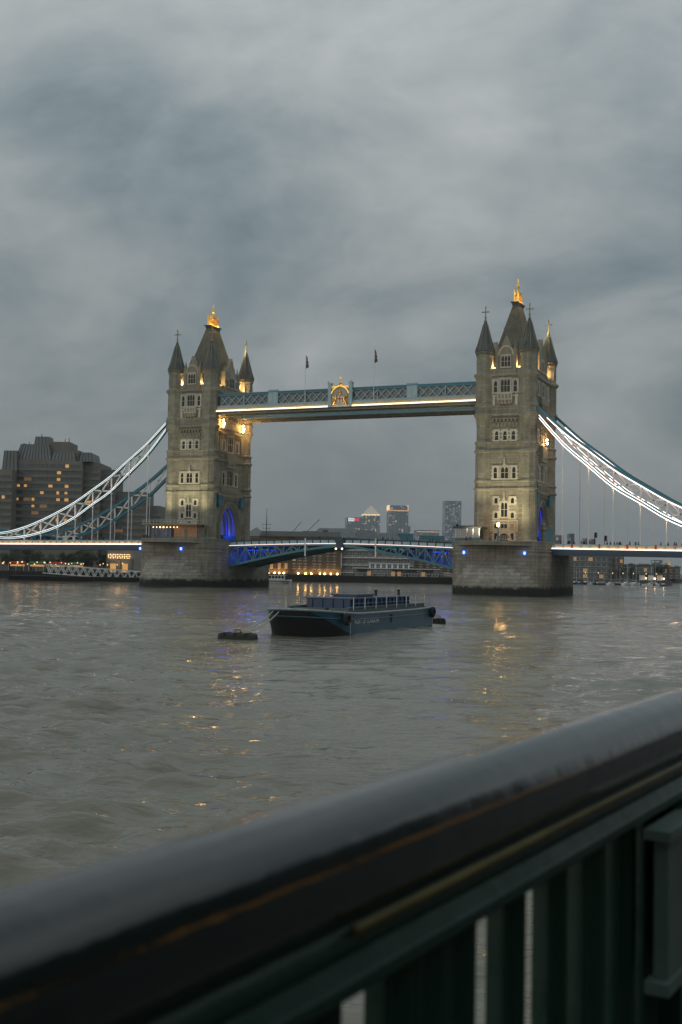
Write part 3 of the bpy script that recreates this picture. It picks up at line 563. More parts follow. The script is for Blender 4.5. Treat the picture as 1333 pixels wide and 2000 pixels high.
for nm, t, cx in (('L', towerL, -S), ('R', towerR, S)):
    # roof crown and eaves lamps
    for y in (-2.9, 2.9): plight('crown_light', t, (cx+.9, y, 68.9), 170, (1, .55, .12), .1)
    plight('crown_light', t, (cx+1.6, 0, 68.8), 170, (1, .55, .12), .1); plight('crown_light', t, (cx-1.6, -1.5, 68.8), 110, (1, .55, .12), .1)
    lp = MB()
    for sx in (-1, 1):
        p = (cx+sx*2.85, -9.0, 51.75); lp.box(p[0]-.15, p[0]+.15, p[1]-.15, p[1]+.15, p[2]-.25, p[2]+.1); plight('eaves_light', t, (p[0], p[1], p[2]+.35), 330, WARM, .12)
    for sx in (-1, 1):
        for sy in (-1, 1): p = (cx+sx*5.4, sy*5.7, 51.8); lp.box(p[0]-.15, p[0]+.15, p[1]-.15, p[1]+.15, p[2]-.25, p[2]+.1); plight('eaves_light', t, (p[0]+sx*.1, p[1]+sy*.35, p[2]+.4), 480, WARM, .12)
    plight('turret_light', t, (cx+4.0, 6.8, 53.5), 650, WARM, .12); 
    plight('cross_light', t, (cx+4.4, 7.9, 62.9), 420, (1, .75, .3), .08)
    lp.build('eaves_lamps', 'lampsoft', t)
    # portal
    for x in (-4.6, 0, 4.4): plight('portal_light', t, (cx+x, 2.2, 13.6), 190, (.02, .07, 1.0), .9)
    plight('portal_light', t, (cx-1.5, -2.6, 12.6), 60, (1, .6, .25), .15)
    bs = MB()
    for x in (-3.2, -1.0, 1.0, 3.2, 5.2):
        ap = [p for p in arch_pts(4.1-.1, 15.4, 4.9, 22) if p[0] > .6]; bs.tube([(cx+x, 3.98, 13.5)]+[(cx+x, u, z) for u, z in reversed(ap)], .05, 4)
    bs.build('blue_strip', 'blueglow', t)
# front floodlights standing on the piers
for px in (pierL, pierR):
    cx = px.location.x; zf = 15.75 if px is pierL else 11.06; yf = -17.4 if px is pierL else -19.4
    ORG[px.name] = tuple(px.location)
    for sx in (-1, 1):
        fl = MB(); fl.box(cx+sx*4.6-.3, cx+sx*4.6+.3, yf-.2, yf+.2, zf, zf+.45); fl.build('floodlight', 'dsteel', px)
        plight('flood', px, (cx+sx*4.6, yf+.4, zf+.75), 4200 if px is pierL else 6500, (1.0, 0.86, 0.54), .4, spot=100, to=(cx+sx*3, -10, 34), blend=.9)
# ================================================================== high walkways
XW = 34.6
def build_walkway(near):
    y0, y1 = (-9.0, -5.2) if near else (5.2, 9.0)
    t = thing('high_walkway', (0, (y0+y1)/2, 44), 'near walkway with a warm lit ledge and a gilded coat of arms at its middle' if near else 'unlit far upper walkway seen below and behind the lit one', 'footbridge', 'high level walkways between the towers')
    b = MB(); b.box(-XW, XW, y0+.1, y1-.1, 44.15, 45.4)
    for i in range(24): x = -XW+1.4+2.88*i; b.box(x-.12, x+.12, y0+.25, y1-.25, 43.75, 44.15)
    b.box(-XW, XW, y0+.4, y0+.75, 43.6, 44.2); b.box(-XW, XW, y1-.75, y1-.4, 43.6, 44.2); b.build('soffit', 'soffit', t)
    for ys, sg in ((y0, -1), (y1, 1)):
        tc_ = MB(); a, e = sorted((ys+sg*.12, ys-sg*.18)); tc_.box(-XW, XW, a, e, 48.1, 48.62); a, e = sorted((ys+sg*.3, ys-sg*.2)); tc_.box(-XW, XW, a, e, 48.62, 48.8); tc_.build('top_chord', 'teal', t)
        a, e = sorted((ys+sg*.1, ys-sg*.15)); bc = MB(); bc.box(-XW, XW, a, e, 45.55, 45.8); bc.build('bottom_chord', 'paleblue', t)
        a, e = sorted((ys+sg*.32, ys-sg*.1)); lg = MB(); lg.box(-XW, XW, a, e, 44.5, 45.5); lg.build('frieze', 'paleblue', t)
        a, e = sorted((ys+sg*.62, ys-sg*.1)); lg = MB(); lg.box(-XW, XW, a, e, 44.18, 44.46); lg.build('ledge', 'paleblue', t)
    gl = MB(); gl.box(-XW, XW, y0+.35, y1-.35, 45.45, 48.3); gl.build('glazing', M['glass2'], t)
    rf = MB(); rf.extr([(y0+.1, 48.6), (y1-.1, 48.6), (y1-.5, 48.95), (y0+.5, 48.95)], lambda u, z, n: (n, u, z), -XW, XW); rf.build('roof', 'teal', t)
    bl = MB(); bl.bar((-1.07, 0, 45.8), (1.07, 0, 48.1), .16, .1, up=(0, 1, 0)); br = MB(); br.bar((1.07, .06, 45.8), (-1.07, .06, 48.1), .16, .1, up=(0, 1, 0))
    m1 = bl.mesh('lattice_bar', 'paleblue'); m2 = br.mesh('lattice_bar', 'paleblue')
    om = MB()   # scroll ornament
    for sg in (-1, 1): om.tube([(sg*.05, 0, 44.7), (sg*.2, 0, 45.1), (sg*.42, 0, 45.3), (sg*.52, 0, 45.05), (sg*.4, 0, 44.85)], .06, 4)
    om.box(-.09, .09, -.06, .06, 44.6, 45.35); om = om.mesh('scroll_ornament', 'goldp' if near else 'paleblue')
    po = MB(); po.box(-.1, .1, -.05, .1, 45.6, 48.15); po = po.mesh('post', 'paleblue')
    ys = y0
    def clear(x): return abs(x) > 3.0 and abs(abs(x)-18.3) > 1.5
    for i in range(-16, 17):
        x = i*2.13
        if abs(x)+1.07 < XW and (clear(x-1) or clear(x+1)):
            inst(m1, 'lattice_bar', t, (x, ys-.02, 0)); inst(m2, 'lattice_bar', t, (x, ys-.02, 0))
    for i in range(-31, 32):
        x = i*1.1
        if abs(x) > 3.0 or not near: inst(om, 'scroll_ornament', t, (x, ys-.34, 0))
    for x in (-34.3, -26.5, -9.5, 9.5, 26.5, 34.3): inst(po, 'post', t, (x, ys-.1, 0))
    pn = MB(); pn.box(-1.35, 1.35, -.22, .1, 45.55, 49.0); pn.box(-1.45, 1.45, -.3, .1, 49.0, 49.2)
    for k in range(2): pn.box(-1.1+1.15*k, -.05+1.15*k, -.28, -.2, 46.1, 48.6)
    pn = pn.mesh('solid_panel', 'paleblue')
    for x in (-18.3, 18.3): inst(pn, 'solid_panel', t, (x, ys, 0))
    if near:
        for sg in (-1, 1):
            f = MB(); a, e = sorted((sg*2.35, sg*3.15)); f.box(a, e, ys-.75, ys+.3, 44.2, 49.9); f.box(a-.1, e+.1, ys-.85, ys+.4, 49.9, 50.15)
            for q in (-.3, 0, .3): f.box(sg*2.75+q-.08, sg*2.75+q+.08, ys-.85, ys-.65, 50.15, 50.45)
            f.build('arms_pillar', 'paleblue', t)
        bk = MB(); ap = arch_pts(2.3, 47.4, 1.9, 12, 1.4); bk.extr([(-2.34, 44.2), (2.34, 44.2)]+list(reversed(ap)), lambda u, z, n: (u, n, z), ys-.45, ys-.1); bk.build('arms_backing', 'pale', t)
        g = MB()
        for (ua, za), (ub, zb) in zip(ap[:-1], ap[1:]): g.bar((ua, ys-.55, za), (ub, ys-.55, zb), .26, .3, up=(0, 1, 0))
        for x in np.linspace(-2.1, 2.1, 9): z = 49.2-.55*abs(x)*.5; g.bar((x, ys-.5, z), (x, ys-.5, z+.55), .12); g.ball((x, ys-.5, z+.6), .13, 6, 4)
        g.bar((-2.3, ys-.5, 49.15), (2.3, ys-.5, 49.15), .14); g.build('arms_canopy', 'gold', t)
        sh = MB(); sh.extr([(-.62, 46.9), (.62, 46.9), (.62, 46.0), (.42, 45.4), (0, 45.0), (-.42, 45.4), (-.62, 46.0)], lambda u, z, n: (u, n, z), ys-.62, ys-.4); s_ = sh.build('shield', 'white', t)
        cs = MB(); cs.box(-.11, .11, ys-.68, ys-.6, 45.15, 46.88); cs.box(-.6, .6, ys-.68, ys-.6, 46.0, 46.25); cs.build('red_cross', M['red'], s_)
        hp = MB(); hp.lathe([(.3, 46.95), (.36, 47.3), (.2, 47.6), (.4, 47.8), (.05, 48.2)], (0, ys-.6), 8); hp.build('helm', 'gold', t)
        for sg in (-1, 1):   # winged supporters standing beside the shield
            d = MB(); q = lambda u, z: (sg*u, ys-.6, z)
            d.tube([q(1.75, 44.6), q(1.6, 45.2), q(1.25, 45.8), q(1.05, 46.4), q(1.15, 46.9), q(.85, 47.1)], [.12, .2, .3, .26, .16, .1], 6)
            d.tube([q(1.3, 46.2), q(1.75, 46.7), q(2.0, 47.2)], [.1, .22, .05], 5); d.tube([q(1.1, 46.2), q(.7, 46.4)], [.12, .08], 5); d.tube([q(1.4, 45.4), q(.8, 45.1)], [.14, .1], 5); d.tube([q(1.7, 44.7), q(2.1, 45.1), q(1.95, 45.7), q(2.1, 46.1)], [.1, .08, .07, .03], 5)
            d.build('supporter', 'gold', t)
        fc = MB(); fc.lathe([(.35, 49.3), (.25, 49.7), (.4, 49.95), (.15, 50.2), (.1, 50.6), (.24, 50.75), (.05, 51.0)], (0, ys-.4), 8); fc.bar((0, ys-.4, 50.9), (0, ys-.4, 51.5), .12); fc.bar((-.3, ys-.4, 51.2), (.3, ys-.4, 51.2), .12); fc.build('finial', 'gold', t)
        for a, e in ((-XW, -3.2), (3.2, XW)):
            l = MB(); l.box(a, e, ys-.72, ys-.62, 44.27, 44.36); l.build('led_strip', 'led', t)
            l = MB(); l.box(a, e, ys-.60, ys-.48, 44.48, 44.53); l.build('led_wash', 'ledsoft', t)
        plight('arms_light', t, (-1.2, ys-1.6, 44.6), 22, WARM, .1); plight('arms_light', t, (1.2, ys-1.6, 44.6), 22, WARM, .1)
        for sg in (-1, 1): plight('arms_light', t, (sg*2, ys-1.2, 50.6), 15, WARM, .1)
    return t
M['glass2'] = mat('walkway_glazing', (0.05, 0.075, 0.08), 0.25, spec=0.4)
M['red'] = mat('red_paint', (0.42, 0.03, 0.025), 0.5, 0, 0.1, 3)
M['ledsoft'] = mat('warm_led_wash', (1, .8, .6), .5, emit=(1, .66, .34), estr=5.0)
walkN = build_walkway(True); walkF = build_walkway(False)
# flag poles on the near walkway
M['darkred'] = mat('flag_red', (.14, .015, .015), .8); M['blue'] = mat('flag_blue', (0.02, 0.035, 0.16), 0.8); M['flagwhite'] = mat('flag_white', (0.3, 0.3, 0.3), 0.8)
for x, z1, lab in ((-9.4, 57.4, 'flagpole with furled striped flag, left of the gilded coat of arms'), (8.7, 57.8, 'flagpole with tightly furled red flag, right of the gilded coat of arms')):
    t = thing('flagpole', (x, -9.45, 45.9), lab, 'flagpole', 'flagpoles on the high walkway')
    p = MB(); p.tube([(x, -9.45, 45.6), (x, -9.45, z1)], [.09, .06], 6); p.ball((x, -9.45, z1), .12, 6, 4); p.build('pole', 'white', t)
    fl = {}; H_ = 3.2
    for i in range(9):
        for j in range(10):
            def P(i_, j_):
                a = i_/9; c = j_/10; return (x+.08+.6*a*(0.6+.5*c)+.12*math.sin(7*a+2*c), -9.45+.18*math.sin(11*a+c*3), z1-.25-c*H_+.25*a-.55*a*(1-c))
            m_ = 'darkred' if (i in (4,) or j in (4, 5)) else 'flagwhite' if i in (3, 5) or j in (3, 6) else ('blue' if x < 0 else 'darkred')
            b = fl.setdefault(m_, MB()); b.add([P(i, j), P(i+1, j), P(i+1, j+1), P(i, j+1)], [(0, 1, 2, 3)])
    f0 = None
    for m_, b in fl.items():
        o = b.build('flag' if f0 is None else 'flag_stripe', m_, f0 or t); f0 = f0 or o
# lamps under the walkway ends and on the outer balcony
def bracket_lamp(t, p, n, pw):
    b = MB()
    for i in range(n): b.ball((p[0]+.25, p[1]+(.22 if i % 2 else -.22), p[2]-i*.75), .23, 8, 5)
    b.build('wall_lamp', 'floodlamp', t); k = MB()
    k.bar((p[0]-.7, p[1], p[2]+.5), (p[0]+.2, p[1], p[2]+.5), .12)
    for i in range(n): k.bar((p[0]-.6, p[1], p[2]-i*.75+.3), (p[0]+.25, p[1], p[2]-i*.75+.3), .1)
    k.build('lamp_bracket', 'dsteel', t)
    plight('bracket_light', t, (p[0]+.75, p[1], p[2]-.6), pw, WARM, .3)
bracket_lamp(towerL, (-34.3, -5.6, 42.6), 3, 110); bracket_lamp(towerL, (-34.3, 5.0, 42.3), 3, 150); 
plight('wall_wash', towerL, (-31.5, 7.5, 40.5), 500, WARM, .3)
bracket_lamp(towerR, (48.0, 0.6, 35.9), 2, 150)
# ================================================================== road decks
def parapet_panel_mesh(w_, h_, m, gold):
    b = MB(); b.box(-w_/2, w_/2, -.05, .05, 0, h_)
    for sg in (-1, 1):
        b.tube([(sg*.06, -.07, .12), (sg*.26, -.07, h_*.5), (sg*.5, -.07, h_*.75), (sg*.62, -.07, h_*.4), (sg*.42, -.07, .2)], .05, 4)
    b.tube([(-.05, -.07, h_*.85), (.05, -.07, h_*.85)], .12, 4)
    return b.mesh('parapet_panel', m)
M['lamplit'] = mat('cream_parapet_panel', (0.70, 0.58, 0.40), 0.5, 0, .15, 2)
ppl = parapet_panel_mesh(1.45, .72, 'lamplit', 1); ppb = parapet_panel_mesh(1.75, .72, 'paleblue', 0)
def ztop(x): return 11.62-0.0065*max(0, abs(x)-52)
def build_side(sg):
    x0, x1 = 51.9, (140 if sg < 0 else 128)
    t = thing('side_span_deck', (sg*x0, 0, 9), 'left side span of the road deck, running from the left pier towards the hotel' if sg < 0 else 'right side span of the road deck, running out of the frame from the right pier', 'bridge deck', 'side spans of the road deck')
    n = 16; b = MB()
    for y0, y1, za, zb, nm, m in ((-9.0, 9.0, -1.55, -1.0, 'roadway', 'dsteel'), (-9.35, -8.7, -2.3, -1.02, 'edge_girder', 'navy'), (8.7, 9.35, -2.3, -1.02, 'edge_girder', 'navy'), (-9.42, -8.66, -2.55, -2.3, 'girder_flange', 'navy'), (-9.32, -9.0, -.24, .0, 'handrail', 'paleblue'), (9.0, 9.32, -1.0, 0, 'far_parapet', 'paleblue'), (-9.22, -9.1, -1.02, -.22, 'parapet_back', 'paleblue'), (-9.42, -9.0, -1.2, -1.0, 'cornice', 'paleblue')):
        b = MB()
        for i in range(n):
            xa, xb = x0+(x1-x0)*i/n, x0+(x1-x0)*(i+1)/n
            b.hexa([(sg*xa, y0, ztop(xa)+za), (sg*xb, y0, ztop(xb)+za), (sg*xb, y1, ztop(xb)+za), (sg*xa, y1, ztop(xa)+za), (sg*xa, y0, ztop(xa)+zb), (sg*xb, y0, ztop(xb)+zb), (sg*xb, y1, ztop(xb)+zb), (sg*xa, y1, ztop(xa)+zb)])
        b.build(nm, m, t)
    l = MB(); l.hexa([(sg*x, y, ztop(x)+z) for z in (-1.10, -1.0) for x, y in ((x0, -9.6), (x1, -9.6), (x1, -9.44), (x0, -9.44))]); l.build('led_strip', 'ledpink', t)
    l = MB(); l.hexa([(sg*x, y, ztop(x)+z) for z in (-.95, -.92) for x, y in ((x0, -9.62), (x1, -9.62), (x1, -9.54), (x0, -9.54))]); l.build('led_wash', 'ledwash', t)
    pp = MB(); pp.box(-.16, .16, -.08, .14, -.98, .1); pm = pp.mesh('parapet_post', 'paleblue'); pr = MB(); pr.box(-.16, .16, -.08, .14, -.98, .1); prm = pr.mesh('parapet_post', 'red')
    xr = MB(); 
    i = 0; x = x0+.5
    while x < x1-1:
        inst(prm if (i % 3 == 2 and sg > 0) else pm, 'parapet_post', t, (sg*x, -9.32, ztop(x))); inst(ppl, 'parapet_panel', t, (sg*(x+1.0), -9.29, ztop(x)-.98+.06)); x += 2.0; i += 1
    for k in range(8):
        xa = x0+6+k*9; g = MB(); g.box(min(sg*xa, sg*(xa+.4)), max(sg*xa, sg*(xa+.4)), -8.7, 8.7, ztop(xa)-2.25, ztop(xa)-1.5); g.build('cross_girder', 'navy', t)
    return t
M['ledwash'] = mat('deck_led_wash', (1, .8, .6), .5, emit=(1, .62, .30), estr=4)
sideL = build_side(-1); sideR = build_side(1)
# ------------------------------------------------------------------ bascules
def zt_b(x): return 12.5-0.75*(abs(x)/30)**1.6          # parapet top
def zb_b(x): return 5.4+5.3*(1-(abs(x)/30.0)**1.35)          # bottom chord
def build_leaf(sg):
    X1 = 30.4
    t = thing('bascule_leaf', (sg*30, 0, 9), 'left half of the opening span, blue light in its girders beside the left pier' if sg < 0 else 'right half of the opening span, meeting the right pier', 'bascule', 'opening spans of the bridge')
    xs = [0.12+(X1-.12)*i/14 for i in range(15)]
    def strip(nm, m, y0, y1, fa, fb):
        b = MB()
        for xa, xb in zip(xs[:-1], xs[1:]):
            b.hexa([(sg*xa, y0, fa(xa)), (sg*xb, y0, fa(xb)), (sg*xb, y1, fa(xb)), (sg*xa, y1, fa(xa)), (sg*xa, y0, fb(xa)), (sg*xb, y0, fb(xb)), (sg*xb, y1, fb(xb)), (sg*xa, y1, fb(xa))])
        return b.build(nm, m, t)
    strip('roadway', 'dsteel', -7.4, 7.4, lambda x: zt_b(x)-1.75, lambda x: zt_b(x)-1.2)
    strip('handrail', 'navy', -7.72, -7.45, lambda x: zt_b(x)-.14, zt_b); strip('parapet_back', 'dsteel', -7.52, -7.46, lambda x: zt_b(x)-1.2, lambda x: zt_b(x)-.15)
    strip('far_parapet', 'paleblue', 7.4, 7.6, lambda x: zt_b(x)-1.2, zt_b); strip('fascia', 'teal', -7.75, -7.42, lambda x: zt_b(x)-1.75, lambda x: zt_b(x)-1.38)
    strip('led_strip', 'leddim', -7.92, -7.8, lambda x: zt_b(x)-1.32, lambda x: zt_b(x)-1.19)
    strip('soffit', 'tealdull', -7.0, 7.0, lambda x: zb_b(x)+.1, lambda x: zb_b(x)+.2)
    for y in (-7.55, -2.6, 2.6, 7.35):
        strip('bottom_chord', 'tealp', y-.3, y+.3, lambda x: zb_b(x)-.25, lambda x: zb_b(x)+.3)
        xx = [30.2-2.15*i for i in range(12)]
        for i, (xa, xb) in enumerate(zip(xx[:-1], xx[1:])):
            if zt_b(xb)-1.75-zb_b(xb) < .8: break
            q = MB(); q.bar((sg*xa, y, zb_b(xa)), (sg*xa, y, zt_b(xa)-1.7), .22, .3); q.build('web_post', 'tealp', t)
            if y < -7 or y > 7:
                q = MB(); a_, b_ = ((xa, zb_b(xa)), (xb, zt_b(xb)-1.75)) if i % 2 else ((xa, zt_b(xa)-1.75), (xb, zb_b(xb))); q.bar((sg*a_[0], y, a_[1]), (sg*b_[0], y, b_[1]), .3, .34, up=(0, 1, 0)); q.build('web_brace', 'tealp', t)
    pp = MB(); pp.box(-.1, .1, -.08, .1, -1.2, .08); pm = pp.mesh('parapet_post', 'navy')
    x = 1.1
    while x < 29.6:
        inst(pm, 'parapet_post', t, (sg*x, -7.66, zt_b(x))); 
        if x+1 < 29.6: inst(ppb, 'parapet_panel', t, (sg*(x+1.05), -7.6, zt_b(x+1)-1.1))
        x += 2.1
    bl = MB(); x = 27.9; bl.box(min(sg*27.6, sg*27.9), max(sg*27.6, sg*27.9), -5, 5, 9.4, 9.6); bl.box(min(sg*22.6, sg*22.9), max(sg*22.6, sg*22.9), -5, 5, 9.5, 9.7); bl.build('blue_strip', 'blueglow', t)
    for x, p in ((28.6, 900), (25.8, 700), (22.5, 420), (18.5, 160)):
        for y in (-5.0, 0.2): plight('bascule_light', t, (sg*x, y, zb_b(x)+1.6), p*.15, (.02, .07, 1.0), .8)
    for x in (27.0, 23.8): plight('bascule_lamp', t, (sg*x, -6.3, zt_b(x)-2.3), 34, WARM, .1)
    return t
M['tealp'] = mat('pale_teal_paint', (0.045, 0.18, 0.22), 0.5, 0, 0.25, 1.0); M['tealdull'] = mat('soffit_steel', (0.10, 0.13, 0.13), 0.6, 0, 0.25, .8)
leafL = build_leaf(-1); leafR = build_leaf(1)
# boxes and lamps at the meeting point, gauge boards
t = thing('nose_lantern', (0, -8.2, 10.0), 'dark navigation light box with two amber lamps at the middle of the opening span', 'signal light')
b = MB(); b.box(-.9, .9, -8.4, -7.95, 10.1, 12.7); b.box(-1.2, 1.2, -8.5, -7.95, 11.7, 12.2); b.build('housing', 'navy', t)
for x in (-.8, .8): q = MB(); q.ball((x, -8.5, 10.0), .22, 8, 5); q.build('amber_lamp', 'lampsoft', t)
for x, lab in ((-9.2, 'white clearance gauge board under the left half of the opening span'), (9.3, 'white clearance gauge board under the right half of the opening span')):
    b = MB(); b.box(-.17, .17, -.05, .05, -2.9, 1.5); o = inst(b.mesh('gauge_board', 'white'), 'gauge_board', None, (x, -8.02, 11.0)); tag(o, lab, 'gauge board', 'gauge boards on the opening span')
# ================================================================== suspension chains
TOPP = [(47.6, 43.0), (54.3, 36.8), (59.8, 32.6), (65.4, 28.3), (71.2, 24.7), (76.8, 21.4), (82.3, 18.8), (87.9, 16.5), (93.3, 14.7), (99, 13.45), (105.5, 12.9)]
BOTP = [(47.6, 41.6), (54.2, 34.0), (59.9, 29.0), (65.3, 24.4), (71.1, 20.9), (76.6, 17.5), (82.3, 15.0), (87.8, 13.4), (93.2, 12.35), (99, 11.95), (105.5, 12.5)]
def build_chain(sg, y, lab, leds):
    t = thing('suspension_chain', (sg*47.6, y, 42), lab, 'suspension chain', 'stiffened suspension chains')
    P3 = lambda p: (sg*p[0], y, p[1])
    def smooth(pts):
        out = []
        for i in range(len(pts)-1):
            for k in range(4):
                s_ = k/4; p0 = pts[max(i-1, 0)]; p1 = pts[i]; p2 = pts[i+1]; p3 = pts[min(i+2, len(pts)-1)]
                out.append(tuple(.5*(2*p1[j]+(p2[j]-p0[j])*s_+(2*p0[j]-5*p1[j]+4*p2[j]-p3[j])*s_**2+(-p0[j]+3*p1[j]-3*p2[j]+p3[j])*s_**3) for j in (0, 1)))
        return out+[pts[-1]]
    TS, BS = smooth(TOPP), smooth(BOTP)
    def rail(pts, nm, m, dz0, dz1, w0, w1, j0=0):
        b = MB(); rings = []
        for p in pts[j0:]: rings.append([(sg*p[0], y+w0, p[1]+dz0), (sg*p[0], y+w1, p[1]+dz0), (sg*p[0], y+w1, p[1]+dz1), (sg*p[0], y+w0, p[1]+dz1)])
        b.loft(rings); n_ = len(b.v); b.f += [(0, 1, 2, 3), (n_-4, n_-3, n_-2, n_-1)]; return b.build(nm, m, t)
    rail(TS, 'top_chord', 'teal', -.36, .36, -.42, .42); rail(BS, 'bottom_chord', 'teal', -.36, .36, -.42, .42)
    rail(TS, 'chord_flange', 'tealp', .37, .45, -.52, .52); rail(BS, 'chord_flange', 'tealp', .37, .45, -.52, .52)
    if leds == 'cool':
        for P_ in (TS, BS): rail(P_, 'led_strip', 'ledcool', .10, .22, -.58, -.5, 1); rail(P_, 'led_strip', 'ledcool', -.30, -.22, -.58, -.5, 1)
    elif leds == 'warm':
        rail(TS, 'led_strip', 'ledpink', -.50, -.28, -.60, -.44, 2); rail(BS, 'led_strip', 'ledpink', -.50, -.32, -.60, -.44, 1); rail(BS, 'led_strip', 'ledpink', .20, .36, -.66, -.54, 1)
    for i in range(1, 10):
        a, b_ = TOPP[i], BOTP[i]
        q = MB(); q.bar(P3(a), P3(b_), .36, .36, up=(0, 1, 0)); q.build('post', 'white', t)
        if i < 9:
            c, d = TOPP[i+1], BOTP[i+1]
            q = MB(); q.bar(P3(b_), P3(c), .34, .34, up=(0, 1, 0)); q.build('brace', 'white', t)
            q = MB(); q.bar(P3(a), P3(d), .34, .34, up=(0, 1, 0)); q.build('brace', 'white', t)
    for i in range(1, 9):
        x, z = BOTP[i]; h = MB(); h.tube([(sg*x, y, z-.3), (sg*x, y, 10.6)], .13, 6); ho = h.build('hanger', 'white', t); j = MB(); j.lathe([(.16, z-.95), (.34, z-.7), (.34, z-.45), (.16, z-.3)], (sg*x, y), 8); j.build('hanger_joint', 'white', ho)
    pin = MB(); x, z = TOPP[0]; pin.tube([(sg*x, y-.6, z-.7), (sg*x, y+.6, z-.7)], 1.0, 12); pin.build('anchor_pin', 'teal', t)
    # short link rising towards the abutment
    q = MB(); q.bar((sg*105.5, y, 12.7), (sg*124, y, 16.2), 1.0, .8, up=(0, 1, 0)); q.build('land_link', 'teal', t)
    return t
build_chain(-1, -9.15, 'left suspension chain on the near side, both chords edged with pale light strips', 'cool')
build_chain(-1, 9.15, 'left suspension chain on the far side, dark teal and unlit behind the lit one', None)
build_chain(1, -9.15, 'right suspension chain on the near side with bright pinkish light strips', 'warm')
build_chain(1, 9.15, 'right suspension chain on the far side, half hidden behind the bright near one', 'warm')
# soft wash of the left chain's fittings and right hangers
for i in range(2, 9): plight('chain_wash', None, (-TOPP[i][0], -11.4, (TOPP[i][1]+BOTP[i][1])/2-1), 60, (1, .74, .62), .3)
for i in range(2, 8): plight('chain_wash', None, (BOTP[i][0], -10.6, BOTP[i][1]-1.2), 60, (1, .66, .40), .3)
# blue lamps on the pier faces
def pier_lamp(pier, s, z, lit=True):
    (x, y), (nx, ny), e = pier_plan(s); cx = pier.location.x; ln = math.hypot(nx, ny); px, py = cx+x+nx/ln*.35, y+ny/ln*.35
    b = MB(); b.lathe([(.05, z-.35), (.24, z-.15), (.24, z+.2), (.1, z+.35)], (px, py), 7); b.build('blue_lamp', 'bluelamp', pier)
    k = MB(); k.bar((px-nx*.5, py-ny*.5, z+.4), (px, py, z+.4), .12); k.build('lamp_bracket', 'dsteel', pier)

for s_ in (.17, .30, .565): pier_lamp(pierL, s_, 9.35)
for s_ in (.40, .615): pier_lamp(pierR, s_, 9.3)
# ================================================================== huts on the piers
M['timber'] = mat('warm_timber', (0.42, 0.24, 0.12), 0.6, 0, 0.2, 1.5); M['clear'] = mat('cabin_glass', (0.03, 0.035, 0.045), 0.08, spec=.6)
cx = -S
t = thing('pavilion', (cx-.5, -14.6, 11.06), 'glazed pavilion with a thin flat roof and lit timber wall on the left pier', 'pavilion')
b = MB(); b.box(cx-8.6, cx+7.4, -18.2, -11.9, 15.35, 15.62); b.box(cx-8.2, cx+7.0, -17.8, -12.0, 15.15, 15.35); rf = b.build('roof', 'mould', t)
b = MB(); b.box(cx-.6, cx+6.2, -15.9, -12.4, 11.06, 15.15); b.build('timber_wall', 'timber', t)
b = MB(); b.box(cx+2.4, cx+3.3, -15.96, -15.9, 12.0, 14.3); b.build('poster', 'mould', t)
gb = MB(); gb.box(-.42, .42, -.03, .03, 0, 4.05); gm = gb.mesh('glass_panel', M['pavglass']) if 'pavglass' in M else None
M['pavglass'] = mat('pavilion_glass', (0.06, 0.07, 0.09), 0.1, emit=(.55, .55, .9), estr=0.035); gm = gb.mesh('glass_panel', 'pavglass')
for i in range(6): inst(gm, 'glass_panel', t, (cx-6.6+1.0*i, -16.2, 11.08))
for i in range(3): inst(gm, 'glass_panel', t, (cx-7.15, -15.6+1.0*i, 11.08), PI/2)
for x in (cx-7.1, cx-4.6, cx-2.1, cx-.7, cx+6.4): q = MB(); q.box(x-.07, x+.07, -16.3, -16.16, 11.06, 15.15); q.build('mullion', 'dsteel', t)
for i in range(8): q = MB(); q.ball((cx-6.3+1.0*i, -16.45, 14.75), .13 if i not in (2, 3) else .2, 6, 4); q.build('ceiling_lamp', 'lampsoft', t)
plight('pavilion_light', t, (cx+1.5, -18.6, 13.2), 14, (1, .62, .3), .2); plight('pavilion_light', t, (cx+4.6, -18.6, 13.2), 10, (1, .62, .3), .2); plight('pavilion_light', t, (cx-3.5, -17.4, 13.2), 5, (.7, .6, 1), .4)
rb = MB()
for i in range(16): rb.bar((cx-8.3+i, -18.0, 15.62), (cx-8.3+i, -18.0, 16.5), .05)
for z in (16.05, 16.5): rb.bar((cx-8.5, -18.0, z), (cx+7.2, -18.0, z), .05)
rb.build('roof_railing', 'white', rf)
cx = S
t = thing('control_cabin', (cx-7, -14, 11.06), 'small dark control cabin with wide windows on the right pier', 'cabin')
b = MB(); b.box(cx-9.6, cx-4.0, -15.8, -11.8, 11.06, 12.6); b.build('wall', 'tealdull', t)
b = MB(); b.box(cx-10.0, cx-3.4, -16.3, -11.4, 14.75, 15.15); b.box(cx-9.0, cx-4.6, -15.2, -12.4, 15.15, 15.4); b.build('roof', 'dsteel', t)
wb = MB(); wb.box(-.58, .58, -.04, .04, 0, 2.1); wm = wb.mesh('window', 'clear')
for i in range(4): inst(wm, 'window', t, (cx-9.0+1.42*i, -15.72, 12.62))
for i in range(2): inst(wm, 'window', t, (cx-4.08, -15.0+1.5*i, 12.62), PI/2)
for x in (cx-9.55, cx-8.3, cx-6.9, cx-5.45, cx-4.05): q = MB(); q.box(x-.08, x+.08, -15.8, -15.66, 12.6, 14.75); q.build('mullion', 'white', t)
q = MB(); q.box(cx-9.4, cx-4.2, -12.2, -11.9, 12.6, 14.75); q.build('rear_wall', 'tealdull', t)
